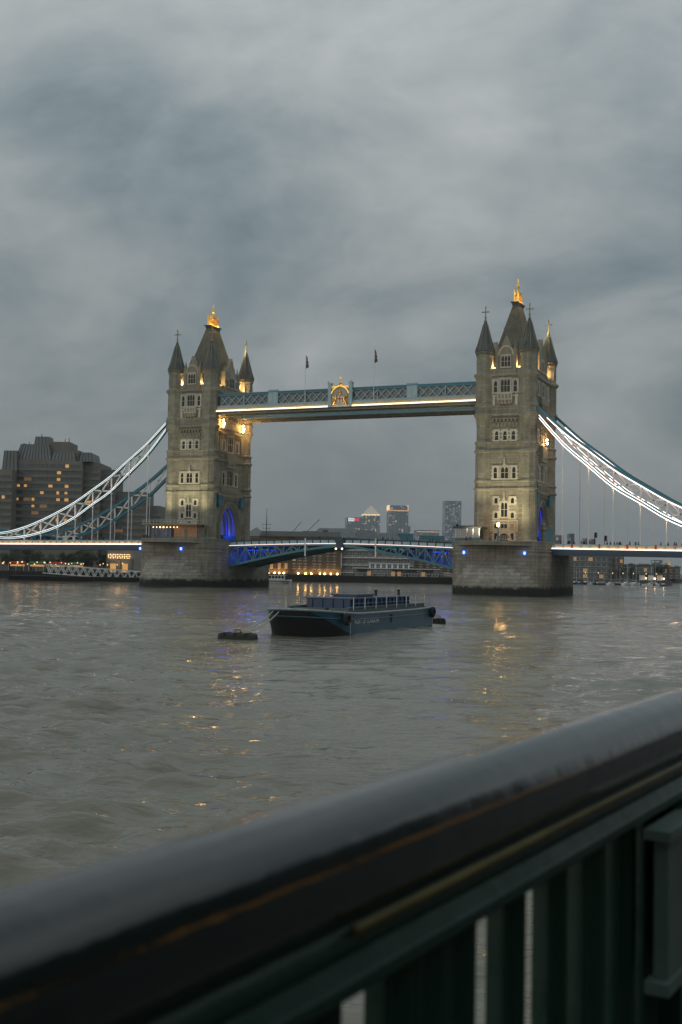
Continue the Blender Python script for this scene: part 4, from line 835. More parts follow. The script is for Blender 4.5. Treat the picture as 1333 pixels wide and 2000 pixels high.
# railings and lamp standards on the pier terraces
M['lampglass'] = M['lampsoft']
def lamp_standard(p, h, lit, lab, grp='lamp standards on the piers'):
    t = thing('lamp_standard', p, lab, 'lamp post', grp); x, y, z = p
    b = MB(); b.lathe([(.42, z), (.42, z+.5), (.2, z+.7), (.16, z+h*.5), (.24, z+h*.52), (.13, z+h*.56), (.11, z+h-.7), (.26, z+h-.6), (.1, z+h-.5)], (x, y), 8); b.bar((x-.45, y, z+h-.9), (x+.45, y, z+h-.9), .08); b.build('post', 'teal', t)
    g = MB(); g.lathe([(.14, z+h-.5), (.3, z+h-.1), (.26, z+h), (.02, z+h+.3)], (x, y), 8); g.build('lantern', 'floodlamp' if lit else 'glass', t)
    if lit: plight('lantern_light', t, (x+.1, y-.5, z+h), 60, WARM, .15)
lamp_standard((S+.2, -15.6, 11.06), 4.7, True, 'lit teal lamp standard in front of the right tower doorway')
lamp_standard((S-10.0, -13.3, 11.06), 4.6, False, 'unlit teal lamp standard at the left edge of the right pier')
lamp_standard((-S+7.3, -15.2, 11.06), 4.2, False, 'unlit teal lamp standard beside the pavilion on the left pier')
for cx, xa, xb, lab in ((-S, -6.5, 9.8, 'teal terrace railing in front of the left pavilion'), (S, -9.9, 2.2, 'teal terrace railing beside the control cabin on the right pier')):
    t = thing('terrace_railing', (cx, -17, 11.06), lab, 'railing', 'railings on the pier terraces')
    rl = MB(); 
    for z in (11.95, 12.35): rl.bar((cx+xa, -16.9, z), (cx+xb, -16.9, z), .1)
    rl.build('rail', 'teal', t); n_ = int((xb-xa)/1.2); pb = MB(); pb.box(-.06, .06, -.06, .06, 0, 1.35); pm = pb.mesh('post', 'teal')
    for i in range(n_+1): inst(pm, 'post', t, (cx+xa+(xb-xa)*i/n_, -16.9, 11.06))
    bm_ = MB(); bm_.box(cx+xa+.1, cx+xb-.1, -16.88, -16.84, 11.3, 11.9); bm_.build('infill', 'tealp', t)

t = thing('hoarding', (S+7.6, 1.0, 11.06), 'teal painted hoarding standing in front of the right tower archway', 'hoarding')
b = MB(); b.box(S+7.5, S+7.7, -2.6, 4.4, 11.06, 15.2); b.build('panel', 'teal', t); b = MB(); b.box(S+7.42, S+7.78, -2.7, 4.5, 15.2, 15.4); b.build('cap', 'tealp', t)
t = thing('gate_pier', (S+7.6, -4.2, 11.06), 'weathered stone gate pier beside the right tower archway', 'gate pier'); b = MB(); b.lathe([(.8, 11.06), (.8, 11.6), (.6, 11.8), (.6, 14.6), (.85, 14.9), (.85, 15.2), (.5, 15.5), (.62, 15.9), (.3, 16.5), (.05, 16.8)], (S+7.6, -4.2), 8); b.build('shaft', 'stone', t)
# ================================================================== land and far bank (survey axes: r metres right of the view line, f metres ahead)
GX = Vector((0.91685, 0.39923, 0)); GY = Vector((-0.39910, 0.91691, 0)); GRZ = math.atan2(GX.y, GX.x)
def site(r, f, z=0): p = Vector((CAMP.x, CAMP.y, 0))+GX*r+GY*f; return (p.x, p.y, z)
def far_thing(name, r, f, z, label, cat, group=None, turn=0):
    t = thing(name, site(r, f, z), label, cat, group, GRZ+turn); ORG[t.name] = (0, 0, 0); return t
def box_part(name, m, t, x0, x1, y0, y1, z0, z1): b = MB(); b.box(x0, x1, y0, y1, z0, z1); return b.build(name, m, t)
land = MB(); poly = [(-900, 375), (-58, 392), (-46, 430), (46, 441), (62, 522), (150, 522), (172, 660), (420, 900), (2000, 1500), (9000, 5000), (9000, 14000), (-9000, 14000), (-9000, 375)]
land.extr([site(*p)[:2] for p in poly], lambda u, z, n: (u, z, n), -4, 2.2); tag(land.build('north_bank', 'earth'), kind='structure')
M['concrete'] = mat('hotel_concrete', (0.175, 0.165, 0.14), 0.85, 0, 0.2, .15, .3, 2); M['hslate'] = mat('hotel_slate', (0.15, 0.16, 0.155), 0.6, 0, .2, .3); M['hpane'] = mat('hotel_glass', (0.09, 0.10, 0.105), 0.15, spec=.9)
M['brick'] = stone('warehouse_brick', (0.13, 0.09, 0.055), (0.22, 0.155, 0.10), 0.3, .6); M['greywall'] = mat('grey_render', (0.20, 0.20, 0.19), .8, 0, .25, .3); M['dark'] = mat('dark_timber', (0.022, 0.02, 0.017), .85, 0, .3, 1); M['roofdark'] = mat('dark_roof', (0.06, .062, .06), .7, 0, .2, .4)
# ---- hotel
t = far_thing('hotel', -110, 430, 2.2, 'big stepped concrete hotel with long window bands behind the left chains', 'building')
Z = lambda z: z-2.2
lit = [(490,362),(560,365),(572,365),(488,418),(552,418),(566,418),(243,425),(240,468),(160,465),(400,468),(543,468),(622,470),(640,470),(345,525),(487,525),(543,522),(82,562),(158,572),(272,580),(482,577),(540,578),(683,578),(120,628),(255,632),(280,632),(450,637),(250,685),(482,687),(685,740),(745,740),(335,790)]
lit = [((x/3.92-666)/5.25-.9+110, Z(5.5+(1098.8-830-y/3.92)/5.25)) for x, y in lit]
wm = {}
for m_ in ('hpane', 'litwin', 'dimwin'): b = MB(); b.box(-1.2, 1.2, -.05, .3, -.62, .62); wm[m_] = b.mesh('window', m_)
def mass(x0, x1, y0, y1, top, rows, z0=41.4, pitch=3.0, ww=1.0):
    box_part('wall', 'concrete', t, x0, x1, y0, y1, 0, Z(top))
    n_ = max(1, int((x1-x0-.6)/pitch))
    for k in range(rows):
        z = Z(z0-2.52*k)
        box_part('spandrel', 'concrete', t, x0-.1, x1+.25, y0-.55, y0, z-1.88, z-.72)
        for i in range(n_):
            x = x0+.3+(x1-x0-.6)*(i+.5)/n_; m_ = 'hpane'
            if any(abs(x-lx) < pitch*.3 and abs(z-lz) < 1.0 for lx, lz in lit): m_ = 'litwin'
            elif random.random() < .09: m_ = 'dimwin'
            elif random.random() < .025: m_ = 'litwin'
            fw_ = ww*(x1-x0-.6)/n_/2.4*.86
            if m_ == 'litwin':
                k_ = random.uniform(.35, .6); inst(wm['litwin'], 'window', t, (x-1.2*fw_*(1-k_), y0-.06, z), 0, (fw_*k_, 1, random.uniform(.7, .95))); inst(wm['hpane'], 'window', t, (x+1.2*fw_*k_, y0-.06, z), 0, (fw_*(1-k_), 1, 1))
            else: inst(wm[m_], 'window', t, (x, y0-.06, z), 0, (fw_, 1, 1))
mass(-50, -11.0, -7, 20, 39.2, 10, 36.6, 3.4); mass(-12, 13, 0, 24, 43.4, 12); mass(13.2, 18.8, 4, 26, 43.2, 11, 41.0, 2.7); mass(19, 23.6, 8, 26, 41.0, 11, 38.6, 2.2)
mass(22.7, 35.2, 12, 30, 33.0, 10, 30.6, 3.0); mass(35.4, 40.1, 16, 30, 28.0, 8, 25.8, 2.4)
def mansard(x0, x1, y0, y1, z0, z1, ins, m='hslate'):
    b = MB(); b.loft([[(x0, y0, z0), (x1, y0, z0), (x1, y1, z0), (x0, y1, z0)], [(x0+ins, y0+ins, z1), (x1-ins, y0+ins, z1), (x1-ins, y1-ins, z1), (x0+ins, y1-ins, z1)]]); b.f += [(0, 1, 2, 3), (4, 5, 6, 7)]
    r0 = b.build('roof', m, t); n_ = int((x1-x0)/1.2); s_ = MB()
    for i in range(n_+1): a = i/n_; s_.bar((x0+(x1-x0)*a, y0-.06, z0), (x0+ins+(x1-x0-2*ins)*a, y0+ins-.06, z1), .16)
    s_.build('roof_seams', 'dsteel', r0)
mansard(-16.5, -10.8, -1, 18, Z(39.2), Z(46.8), .5); mansard(-12.2, 1.5, .6, 20, Z(43.4), Z(49.6), 1.6); mansard(-6.4, -.6, 5, 12, Z(49.6), Z(52.9), .4); box_part('plant_room', 'concrete', t, -.8, 7.5, 3, 16, Z(43.4), Z(50.8)); box_part('plant_room', 'concrete', t, 7.5, 11.2, 3, 16, Z(43.4), Z(47.6)); mansard(1.0, 10.5, .6, 8, Z(43.4), Z(46.6), .8); mansard(11.2, 16.3, 2, 18, Z(43.4), Z(46.9), .7)
b = MB()
for x, z in ((-11, 50.6), (-4.5, 54.2), (4.5, 52.4), (6.0, 52.9), (-9.0, 51)): b.bar((x, 8, Z(43.5)), (x, 8, Z(z)), .22)
b.bar((-11.8, 8, Z(50.2)), (-10.2, 8, Z(50.2)), .2); b.build('aerials', 'dsteel', t)
# ---- quay, trees, lamps, gangway below the left deck
def far_wall(name, r0, r1, f0, f1, z0, z1, lab, m='dark', cat='quay wall'):
    b = MB(); t = far_thing(name, r0, f0, z0, lab, cat); b.box(0, r1-r0, 0, f1-f0, 0, z1-z0); b.build('wall', m, t)
    c = MB(); c.box(-.05, r1-r0+.05, -.12, .5, z1-z0, z1-z0+.25); c.build('coping', 'wallstone', t); q = MB(); q.box(-.18, .18, -.3, 0, 0, z1-z0+.9); pm = q.mesh('fender_pile', 'dark')
    for i in range(int((r1-r0)/4)): inst(pm, 'fender_pile', t, (2+4*i, 0, 0))
    return t
far_wall('quay_wall', -130, -57.5, 378, 392, -2, 2.3, 'dark quay wall with piles below the left side span')
far_wall('quay_wall', -45, 46, 428, 442, -2, 2.4, 'dark quay wall with piles in front of the brick warehouse')
t = far_thing('landing_pontoon', -98, 342, 0, 'long dark landing stage floating below the gangway at the far left', 'pontoon'); box_part('hull', 'dark', t, 0, 40, 0, 7, -.6, 1.2); box_part('deck_edge', 'dsteel', t, -.1, 40.1, -.1, 7.1, 1.2, 1.4)
for i in range(9): box_part('post', 'dsteel', t, 2+4.5*i, 2.2+4.5*i, .2, .4, 1.4, 2.5)
q = MB(); q.bar((0, .3, 2.5), (40, .3, 2.5), .1); q.build('rail', 'dsteel', t)
t = far_thing('gangway', -94.6, 372, 0, 'white lattice gangway sloping down towards the left pier', 'gangway')
zt_ = lambda x: 4.7-.058*x; n_ = 13; x1 = 31.0
for y in (0, 2.2):
    for dz in (0, -2.7):
        q = MB(); q.bar((0 if dz == 0 else -1, y, zt_(0)+dz), (x1, y, zt_(x1)+dz), .3); q.build('chord', 'white', t)
    for i in range(n_):
        a = x1*i/n_; m2 = x1*(i+.5)/n_; e = x1*(i+1)/n_
        for p, q_ in (((a, zt_(a)), (m2, zt_(m2)-2.7)), ((m2, zt_(m2)-2.7), (e, zt_(e)))): q = MB(); q.bar((p[0], y, p[1]), (q_[0], y, q_[1]), .22, .22, up=(0, 1, 0)); q.build('brace', 'white', t)
q = MB(); q.hexa([(0, .2, zt_(0)-2.8), (x1, .2, zt_(x1)-2.8), (x1, 2, zt_(x1)-2.8), (0, 2, zt_(0)-2.8), (0, .2, zt_(0)-2.6), (x1, .2, zt_(x1)-2.6), (x1, 2, zt_(x1)-2.6), (0, 2, zt_(0)-2.6)]); q.build('walkway', 'dsteel', t)
# trees
M['bark'] = mat('bark', (0.05, 0.04, 0.03), .9, 0, .3, 2)
lm, lt_, lb = princ('leaves'); oi = lt_.nodes.new('ShaderNodeNewGeometry'); lr = lt_.nodes.new('ShaderNodeValToRGB'); ramp(lr, [(0, (0.022, 0.035, 0.014)), (1, (0.06, 0.085, 0.03))]); lt_.links.new(oi.outputs['Random Per Island'], lr.inputs[0]); lt_.links.new(lr.outputs[0], lb.inputs['Base Color']); lb.inputs['Roughness'].default_value = .7; M['leaf'] = lm
def tree_meshes(seed, n=1800):
    rg = random.Random(seed); tr = MB(); tr.tube([(0, 0, 0), (.03, .02, .2), (-.02, .02, .45), (0, 0, .8)], [.045, .036, .028, .012], 6); cl = []
    for i in range(9):
        a = rg.random()*2*PI; z0 = rg.uniform(.25, .55); r_ = rg.uniform(.2, .42); z1 = rg.uniform(.45, .92); tip = (r_*math.cos(a), r_*math.sin(a), z1); tr.tube([(0, 0, z0), (tip[0]*.5, tip[1]*.5, (z0+z1)/2+.03), tip], [.02, .013, .006], 5); cl.append((tip, rg.uniform(.12, .22)))
    for i in range(12): a = rg.random()*2*PI; r_ = .38*math.sqrt(rg.random()); cl.append(((r_*math.cos(a), r_*math.sin(a), rg.uniform(.4, .95)), rg.uniform(.1, .2)))
    lf = MB()
    for i in range(n):
        c, rad = cl[rg.randrange(len(cl))]; d = Vector((rg.gauss(0, 1), rg.gauss(0, 1), rg.gauss(0, .8))).normalized()*rad*rg.random()**.4; p = Vector(c)+d
        u = Vector((rg.gauss(0, 1), rg.gauss(0, 1), rg.gauss(0, 1))).normalized(); v = u.orthogonal().normalized(); s_ = rg.uniform(.018, .04)
        lf.add([p-u*s_, p-v*s_*.6, p+u*s_, p+v*s_*.6], [(0, 1, 2, 3)])
    return tr.mesh('trunk', 'bark'), lf.mesh('crown', 'leaf')
TREES = [tree_meshes(s_) for s_ in (3, 11, 29)]
def tree(r, f, z, h, k, lab, grp, wd=1.0):
    t = thing('tree', site(r, f, z), lab, 'tree', grp, random.random()*6); t.scale = (h*wd, h*wd, h); kid(TREES[k][0], 'trunk', t); kid(TREES[k][1], 'crown', t)
ORD = ('leftmost', 'second', 'third', 'fourth', 'fifth', 'sixth', 'seventh', 'eighth', 'ninth', 'tenth', 'eleventh', 'twelfth', 'thirteenth', 'fourteenth', 'fifteenth', 'sixteenth', 'rightmost')
for i, (r, h, wd) in enumerate(((-125, 7, 1.1), (-118, 6.5, 1.1), (-111, 7.5, 1.2), (-104, 6.0, 1.1), (-98, 7, 1.1), (-92, 7.5, 1.2), (-88, 6.5, 1.1), (-84.5, 7, 1.0))):
    tree(r, 410+3*(i % 3), 2.2, h, i % 3, ORD[i]+' from the left of the dark leafy trees on the quay below the left deck', 'trees below the left deck', wd)
# riverside terrace lights, awnings, entrance
pl = MB(); pl.tube([(0, 0, 0), (0, 0, 2.3)], .05, 5); plm = pl.mesh('post', 'dsteel'); gl = MB(); gl.ball((0, 0, 2.5), .24, 8, 5); glm = gl.mesh('globe', 'lampquay')
for i in range(30):
    r = -119+1.3*i+random.uniform(-.5, .5) if i < 24 else -84+1.7*(i-24)
    t = thing('quay_lamp', site(r, 397+random.uniform(0, 9), 2.2+random.uniform(-.2, .8)), 'small warm globe lamp glowing along the quay below the left deck', 'lamp', 'globe lamps on the quay'); s_ = random.uniform(.55, 1.15); t.scale = (s_, s_, 1); kid(plm, 'post', t); kid(glm, 'globe', t)
for i, (r, m_) in enumerate(((-116, 'red'), (-109, 'leafgreen'), (-102, 'red'), (-95.5, 'leafgreen'))):
    M.setdefault('leafgreen', mat('green_canvas', (0.05, .16, .09), .8)); t = far_thing('awning', r, 404, 2.2, ('leftmost red' if i == 0 else 'left green' if i == 1 else 'second red' if i == 2 else 'right green')+' canvas awning with lit tables along the quay', 'awning', 'quayside awnings')
    b = MB(); b.extr([(0, 2.7), (2.6, 3.3), (2.6, 3.4), (0, 2.85)], lambda u, z, n: (n, u, z), 0, 5.6); b.build('canvas', m_, t)
    for x in (.2, 2.8, 5.4): q = MB(); q.bar((x, .1, 0), (x, .1, 2.75), .09); q.build('pole', 'white', t)
    q = MB(); q.box(.3, 5.3, 1.8, 2.0, 1.7, 2.3); q.build('lit_bar', 'litwin', t); plight('awning_light', None, site(r+2.8, 405.5, 4.5), 40, WARM, .9)
t = far_thing('entrance_building', -81.5, 404, 2.2, 'low building with gold lit sign and doorways beside the left pier', 'building')
box_part('wall', 'greywall', t, 0, 12, 0, 8, 0, 8)
for i in range(3): box_part('column', 'concrete', t, 4.2*i-.1, 4.2*i+.5, -.6, 0, 0, 5.0)
for i in range(2): box_part('doorway', 'litwin', t, 1.2+4.2*i, 3.2+4.2*i, -.08, 0.02, .2, 3.2)
for k in range(3):
    for i in range(13): q = MB(); q.ball((.6+.62*i, -.5, 5.2+.6*k), .09+.05*((i+k) % 2), 6, 4); q.build('fairy_light', 'lampsoft', t)
plight('door_light', None, site(-77, 402, 5.5), 80, WARM, .9)
# ---- warehouse, quay house and roofs behind the opening span
t = far_thing('brick_warehouse', -31, 446, 2.2, 'brown brick warehouse with uplit ground floor under the opening span', 'building')
box_part('wall', 'brick', t, 0, 31, 0, 18, 0, 14.6)
b = MB(); b.box(-.55, .55, -.05, .12, 0, 1.75); wf = MB(); wf.box(-.7, .7, -.14, .04, -.2, 0); wf.box(-.7, .7, -.14, .04, 1.75, 2.0); wf.box(-.05, .05, -.1, .04, 0, 1.75); wf.box(-.55, .55, -.1, .04, .8, .9); b2 = MB(); b2.box(-.55, .55, -.05, .12, 0, 1.75)
wfm = wf.mesh('window', 'pale'); wpd = b.mesh('pane', 'hpane'); wpl = b2.mesh('pane', M.setdefault('softwin', mat('soft_lit_window', (.3, .2, .1), .4, emit=(1, .55, .2), estr=.28)))
for i, x in enumerate((2.0, 4.6, 7.6, 10.2, 13.2, 15.4, 17.6, 21.0, 23.2, 26.2, 28.8)):
    for k, z in enumerate((2.6, 5.7, 8.8, 11.6)):
        o = inst(wfm, 'window', t, (x, 0, z)); kid(wpl if (i, k) in ((3, 0), (4, 1), (1, 0), (2, 0)) else wpd, 'pane', o)
for x in (0, 6.1, 11.8, 19.3, 24.8, 31): box_part('pilaster', 'brick', t, x-.3, x+.3, -.35, 0, 0, 14.6)
box_part('cornice', 'brick', t, -.4, 31.4, -.45, 0, 14.6, 15.1); box_part('plinth', 'dark', t, -.2, 31.2, -.6, 0, 0, .5)
for x in (3.5, 5.9, 7.6, 9.4, 15.0, 17.8, 20.0, 23.4, 25.2, 27.6, 30.0):
    q = MB(); q.lathe([(.3, .5), (.24, .95), (.02, 1.0)], (x, -.75), 7); q.build('uplight', 'lamp', t); p = Vector(site(-31, 446, 0)); plight('uplight', None, site(-31+x, 446-.9, 3.6), 75, (1, .5, .12), .5)
b = MB(); b.extr([(0, 15.1), (18, 15.1), (14, 17.0), (4, 17.0)], lambda u, z, n: (n, u, z), 0, 31); b.build('roof', 'roofdark', t)
for x0, x1, z1 in ((16, 22, 17.3), (24, 26, 17.9), (4, 8, 16.4)): box_part('chimney', 'brick', t, x0, x1, 6, 9, 15.1, z1)
t = far_thing('grey_block', .6, 448, 2.2, 'grey riverside block with many small windows right of the brick warehouse', 'building'); box_part('wall', 'greywall', t, 0, 28, 0, 16, 0, 14.2); box_part('wall', 'brick', t, 28.2, 46, 1, 16, 0, 13.2)
for i in range(17):
    for k in range(4): o = inst(wfm, 'window', t, (1.5+2.66*i, 0 if i < 10 else 1.0, 2.2+2.9*k)); kid(wpd if random.random() < .93 else wpl, 'pane', o)
for k in range(4): box_part('balcony_band', 'white', t, 0, 27.9, -.7, 0, 1.3+2.9*k, 1.6+2.9*k)
def glass_roof(r, f, w_, d_, z0, z1, lab):
    t = far_thing('glazed_roof', r, f, z0-6, lab, 'glass roof', 'glazed gable roofs behind the opening span'); box_part('wall', 'roofdark', t, 0, w_, 0, d_, 0, 6)
    b = MB(); b.loft([[(0, 0, 6), (w_, 0, 6), (w_, d_, 6), (0, d_, 6)], [(w_*.22, d_*.4, z1-z0+6), (w_*.8, d_*.4, z1-z0+6), (w_*.8, d_*.6, z1-z0+6), (w_*.22, d_*.6, z1-z0+6)]]); b.f.append((4, 5, 6, 7)); rf = b.build('roof', M['roofglass'], t)
    for i in range(11): a = i/10; q = MB(); q.bar((w_*a, -.05, 6), (w_*(.22+.58*a), d_*.4-.05, z1-z0+6), .09); q.build('glazing_bar', 'greywall', rf)
M['roofglass'] = mat('roof_glazing', (0.07, .08, .082), .2, spec=.8)
glass_roof(-13, 470, 20, 14, 17.6, 21.6, 'leftmost glazed roof, behind the middle of the opening span'); glass_roof(4.5, 480, 12, 12, 17.2, 21.4, 'middle glazed roof with pale bars, behind the opening span'); glass_roof(14, 488, 12, 12, 17.0, 20.6, 'rightmost glazed roof behind the opening span')
t = far_thing('flat_roofed_block', -22, 476, 2.2, 'dark flat-roofed block left of the glazed roofs', 'building'); box_part('wall', 'roofdark', t, 0, 14, 0, 10, 0, 16.2); box_part('plant_room', 'greywall', t, 4, 9, 2, 7, 16.2, 17.4)
t = far_thing('blue_hoarding', 20, 520, 2.2, 'pale blue roofed block behind the right half of the opening span', 'building'); box_part('wall', 'greywall', t, 0, 30, 0, 12, 0, 16.4); box_part('roof', 'tealp', t, 3, 13, 1, 9, 16.4, 19.2); box_part('roof', 'tealp', t, 16, 27, 1, 9, 16.4, 18.4)
t = far_thing('quay_house', 5, 431, 2.6, 'long pale quay house with dark awning signs in front of the grey block', 'building')
box_part('deck', 'greywall', t, -5, 40, -1.5, 6, -.3, 0); box_part('wall', 'greywall', t, 0, 32, 1, 6, 0, 2.7); box_part('upper_wall', 'white', t, 6, 21, 2, 6, 2.7, 4.7); box_part('roof_edge', 'white', t, -.4, 32.4, .5, 6.2, 2.7, 2.95); box_part('roof_edge', 'white', t, 5.6, 21.4, 1.6, 6.2, 4.7, 4.9)
for x in (1.2, 14.5, 19.5, 25.5): box_part('awning', 'dark', t, x, x+4.2, -.4, .98, 1.9, 2.5)
for i in range(14): o = inst(wfm, 'window', t, (1.4+2.25*i, 1.0, .15), 0, (1.2, 1, .9)); kid(wpd if i not in (2, 6, 7, 11) else wpl, 'pane', o)
for i in range(7): o = inst(wfm, 'window', t, (7.2+2.1*i, 2.0, 2.85), 0, (1.2, 1, .85)); kid(wpd, 'pane', o)
q = MB()
for i in range(41): q.bar((-4.8+1.1*i, -1.4, 0), (-4.8+1.1*i, -1.4, 1.1), .06)
q.bar((-5, -1.4, 1.1), (40, -1.4, 1.1), .07); q.build('railing', 'white', t)
t = far_thing('ramp', 38, 424, 0, 'pale sloping ramp at the quay beside the right pier', 'gangway'); q = MB(); q.hexa([(0, 0, 3.0), (14, 0, .8), (14, 2, .8), (0, 2, 3.0), (0, 0, 4.2), (14, 0, 2.0), (14, 2, 2.0), (0, 2, 4.2)]); q.build('side_panel', 'greywall', t); q = MB(); q.bar((0, -.1, 4.3), (14, -.1, 2.1), .2); q.bar((0, -.1, 3.6), (14, -.1, 1.4), .12); q.build('rail', 'white', t)
t = far_thing('pyramid_roofed_block', -38, 455, 2.2, 'stone block with a low pyramid roof right beside the left tower', 'building'); box_part('wall', 'greywall', t, 0, 9.5, 0, 9, 0, 15); b = MB(); b.lathe([(7.2, 15), (.3, 18.6)], (4.5, 4.5), 4); b.build('roof', 'hslate', t); box_part('wing', 'brick', t, 2, 11.5, -3, 0, 0, 14.2)
for i in range(4): o = inst(wfm, 'window', t, (3.2+2*i, -3, 11.2)); kid(wpd, 'pane', o)
t = far_thing('signal_mast', -28.3, 440, 2.4, 'thin signal mast with crosstrees right of the left tower', 'mast')
q = MB(); q.tube([(0, 0, 0), (0, 0, 19), (0, 0, 25)], [.22, .16, .06], 6); q.build('pole', 'dsteel', t)
for z, w_ in ((15.2, 2.6), (17.5, 1.4), (19.0, 1.8)): q = MB(); q.bar((-w_, 0, z), (w_, 0, z), .14); q.build('crosstree', 'dsteel', t)
q = MB(); q.box(-2.2, 2.2, -.8, .8, 14.2, 14.4); q.bar((-2.2, -.8, 15.2), (2.2, -.8, 15.2), .08); q.bar((-1.2, 0, 14.4), (-1.4, 0, 19.5), .07); q.bar((1.2, 0, 14.4), (1.3, 0, 18.5), .07); q.build('platform', 'dsteel', t)
for r, h, lean, lab in ((-52, 52, 9, 'distant crane with its jib raised, left one of the two behind the opening span'), (-35, 55, 12, 'distant crane with its jib raised, right one of the two behind the opening span')):
    t = far_thing('crane', r, 1250, 2, lab, 'crane', 'cranes on the skyline'); q = MB(); q.bar((0, 0, 0), (0, 0, h-14), .9); q.build('mast', 'dsteel', t); q = MB(); q.bar((-3, 0, h-15), (lean, 0, h), .6); q.build('jib', 'dsteel', t); q = MB(); q.box(-4.5, -2, -1, 1, h-16.5, h-14); q.build('counterweight', 'dsteel', t)
# ---- office towers far down the river
def tower_mat(name, c, dens, litc, sx, sz, es=1.6):
    m, t_, b_ = princ(name); N_ = t_.nodes.new; L_ = t_.links.new; tc_ = N_('ShaderNodeTexCoord'); s_ = N_('ShaderNodeSeparateXYZ'); L_(tc_.outputs['Object'], s_.inputs[0])
    cx_ = mathn(t_, 'FLOOR', mathn(t_, 'DIVIDE', mathn(t_, 'ADD', s_.outputs[0], s_.outputs[1]), sx)); cz_ = mathn(t_, 'FLOOR', mathn(t_, 'DIVIDE', s_.outputs[2], sz)); k = N_('ShaderNodeCombineXYZ'); L_(cx_, k.inputs[0]); L_(cz_, k.inputs[1])
    wn = N_('ShaderNodeTexWhiteNoise'); L_(k.outputs[0], wn.inputs[0]); on = mathn(t_, 'GREATER_THAN', wn.outputs[0], 1-dens)
    fx = mathn(t_, 'LESS_THAN', mathn(t_, 'FRACT', mathn(t_, 'DIVIDE', s_.outputs[2], sz)), .55)
    mr = N_('ShaderNodeMixRGB'); L_(fx, mr.inputs[0]); mr.inputs[1].default_value = (*[v*1.25 for v in c], 1); mr.inputs[2].default_value = (*[v*.75 for v in c], 1); L_(mr.outputs[0], b_.inputs['Base Color']); b_.inputs['Roughness'].default_value = .35
    b_.inputs['Emission Color'].default_value = (*litc, 1); L_(mathn(t_, 'MULTIPLY', mathn(t_, 'MULTIPLY', on, fx), es), b_.inputs['Emission Strength']); M[name] = m
tower_mat('office_glass', (0.13, .17, .20), .05, (1, .72, .4), 5, 4, .7); tower_mat('office_steel', (0.17, .19, .205), .11, (1, .72, .4), 5, 4, .7); tower_mat('office_grid', (0.12, .155, .18), .11, (.95, .85, .75), 4.5, 3.4, .45); tower_mat('apartment_glass', (0.12, .14, .145), .16, (1, .72, .42), 2.6, 3.0, .9)
F_ = 4300
def ot(r0, r1, z1, lab, m, grp='office towers on the skyline', f=F_, dp=50):
    t = far_thing('office_tower', (r0+r1)/2, f, 2.2, lab, 'skyscraper', grp, R(8)); w_ = (r1-r0)*.86; box_part('shaft', m, t, -w_/2, w_/2, -2, dp, 0, z1-2.2)
    for i in range(6): box_part('fin', 'dsteel', t, -w_/2+w_*i/5-.4, -w_/2+w_*i/5+.4, -2.8, -2, 0, z1-2.2)
    return t, w_
t, w_ = ot(18, 88, 193, 'square office tower with a white and red sign at its top left', 'office_glass'); box_part('sign', M['signwhite'] if 'signwhite' in M else 'white', t, -w_/2+4, -w_/2+27, -3.4, -2.9, 176, 188)
M['signwhite'] = mat('lit_white_sign', (.8, .8, .8), .5, emit=(1, .95, .95), estr=.9); M['signred'] = mat('lit_red_sign', (.6, .02, .02), .5, emit=(1, .05, .04), estr=.45); t.children[-1].data.materials[0] = M['signwhite']
box_part('emblem', 'signred', t, -w_/2+28, -w_/2+46, -3.4, -2.9, 176, 188)
o = inst(text_mesh('HSBC', 11, 'dsteel', 'lettering', .2), 'lettering', t, (-w_/2+15.5, -3.6, 182)); o.rotation_euler = (PI/2, 0, 0)
t, w_ = ot(80, 150, 206, 'pale office tower with a bright pyramid top', 'office_steel'); M['pyr'] = mat('lit_pyramid', (.55, .52, .45), .4, emit=(1, .85, .62), estr=.13); b = MB(); b.lathe([(w_*.66, 203.8), (.6, 238)], (0, 24), 4); b.build('pyramid', 'pyr', t); box_part('lit_band', 'lampband', t, -w_/2-.5, w_/2+.5, -2.6, 50, 199, 203.8) if 'lampband' in M else None
M['lampband'] = mat('lit_crown_band', (.8, .6, .4), .5, emit=(1, .7, .36), estr=1.1); box_part('lit_band', 'lampband', t, -w_/2-.5, w_/2+.5, -2.6, 50, 199, 203.8)
t, w_ = ot(173, 257, 240, 'square office tower with an orange lit top edge, right of the pyramid top', 'office_glass'); box_part('lit_band', 'dimband', t, -w_/2-.5, w_/2+.5, -2.6, 50, 219, 222) if 'dimband' in M else None
M['dimband'] = mat('dim_crown_band', (.5, .3, .15), .5, emit=(1, .5, .22), estr=.6); box_part('lit_band', 'dimband', t, -w_/2-.5, w_/2+.5, -2.8, 50, 217, 221); box_part('lit_edge', 'lampband', t, -w_/2-.5, -w_/2+2, -2.8, 50, 221, 239); box_part('lit_edge', 'lampband', t, w_/2-2, w_/2+.5, -2.8, 50, 221, 239); box_part('side_tower', 'office_glass', t, w_/2, w_/2+11, 6, 40, 0, 162)
t, w_ = ot(276, 374, 150, 'low broad office block with a lit red corner, left of the right pier', 'office_glass'); box_part('lit_edge', 'dimband', t, -w_/2, w_/2, -2.8, 0, 140, 143)
t, w_ = ot(384, 453, 261, 'dark gridded tower just left of the right bridge tower', 'office_grid'); t, w_ = ot(360, 392, 128, 'short dark block beside the gridded tower', 'office_grid', dp=20)
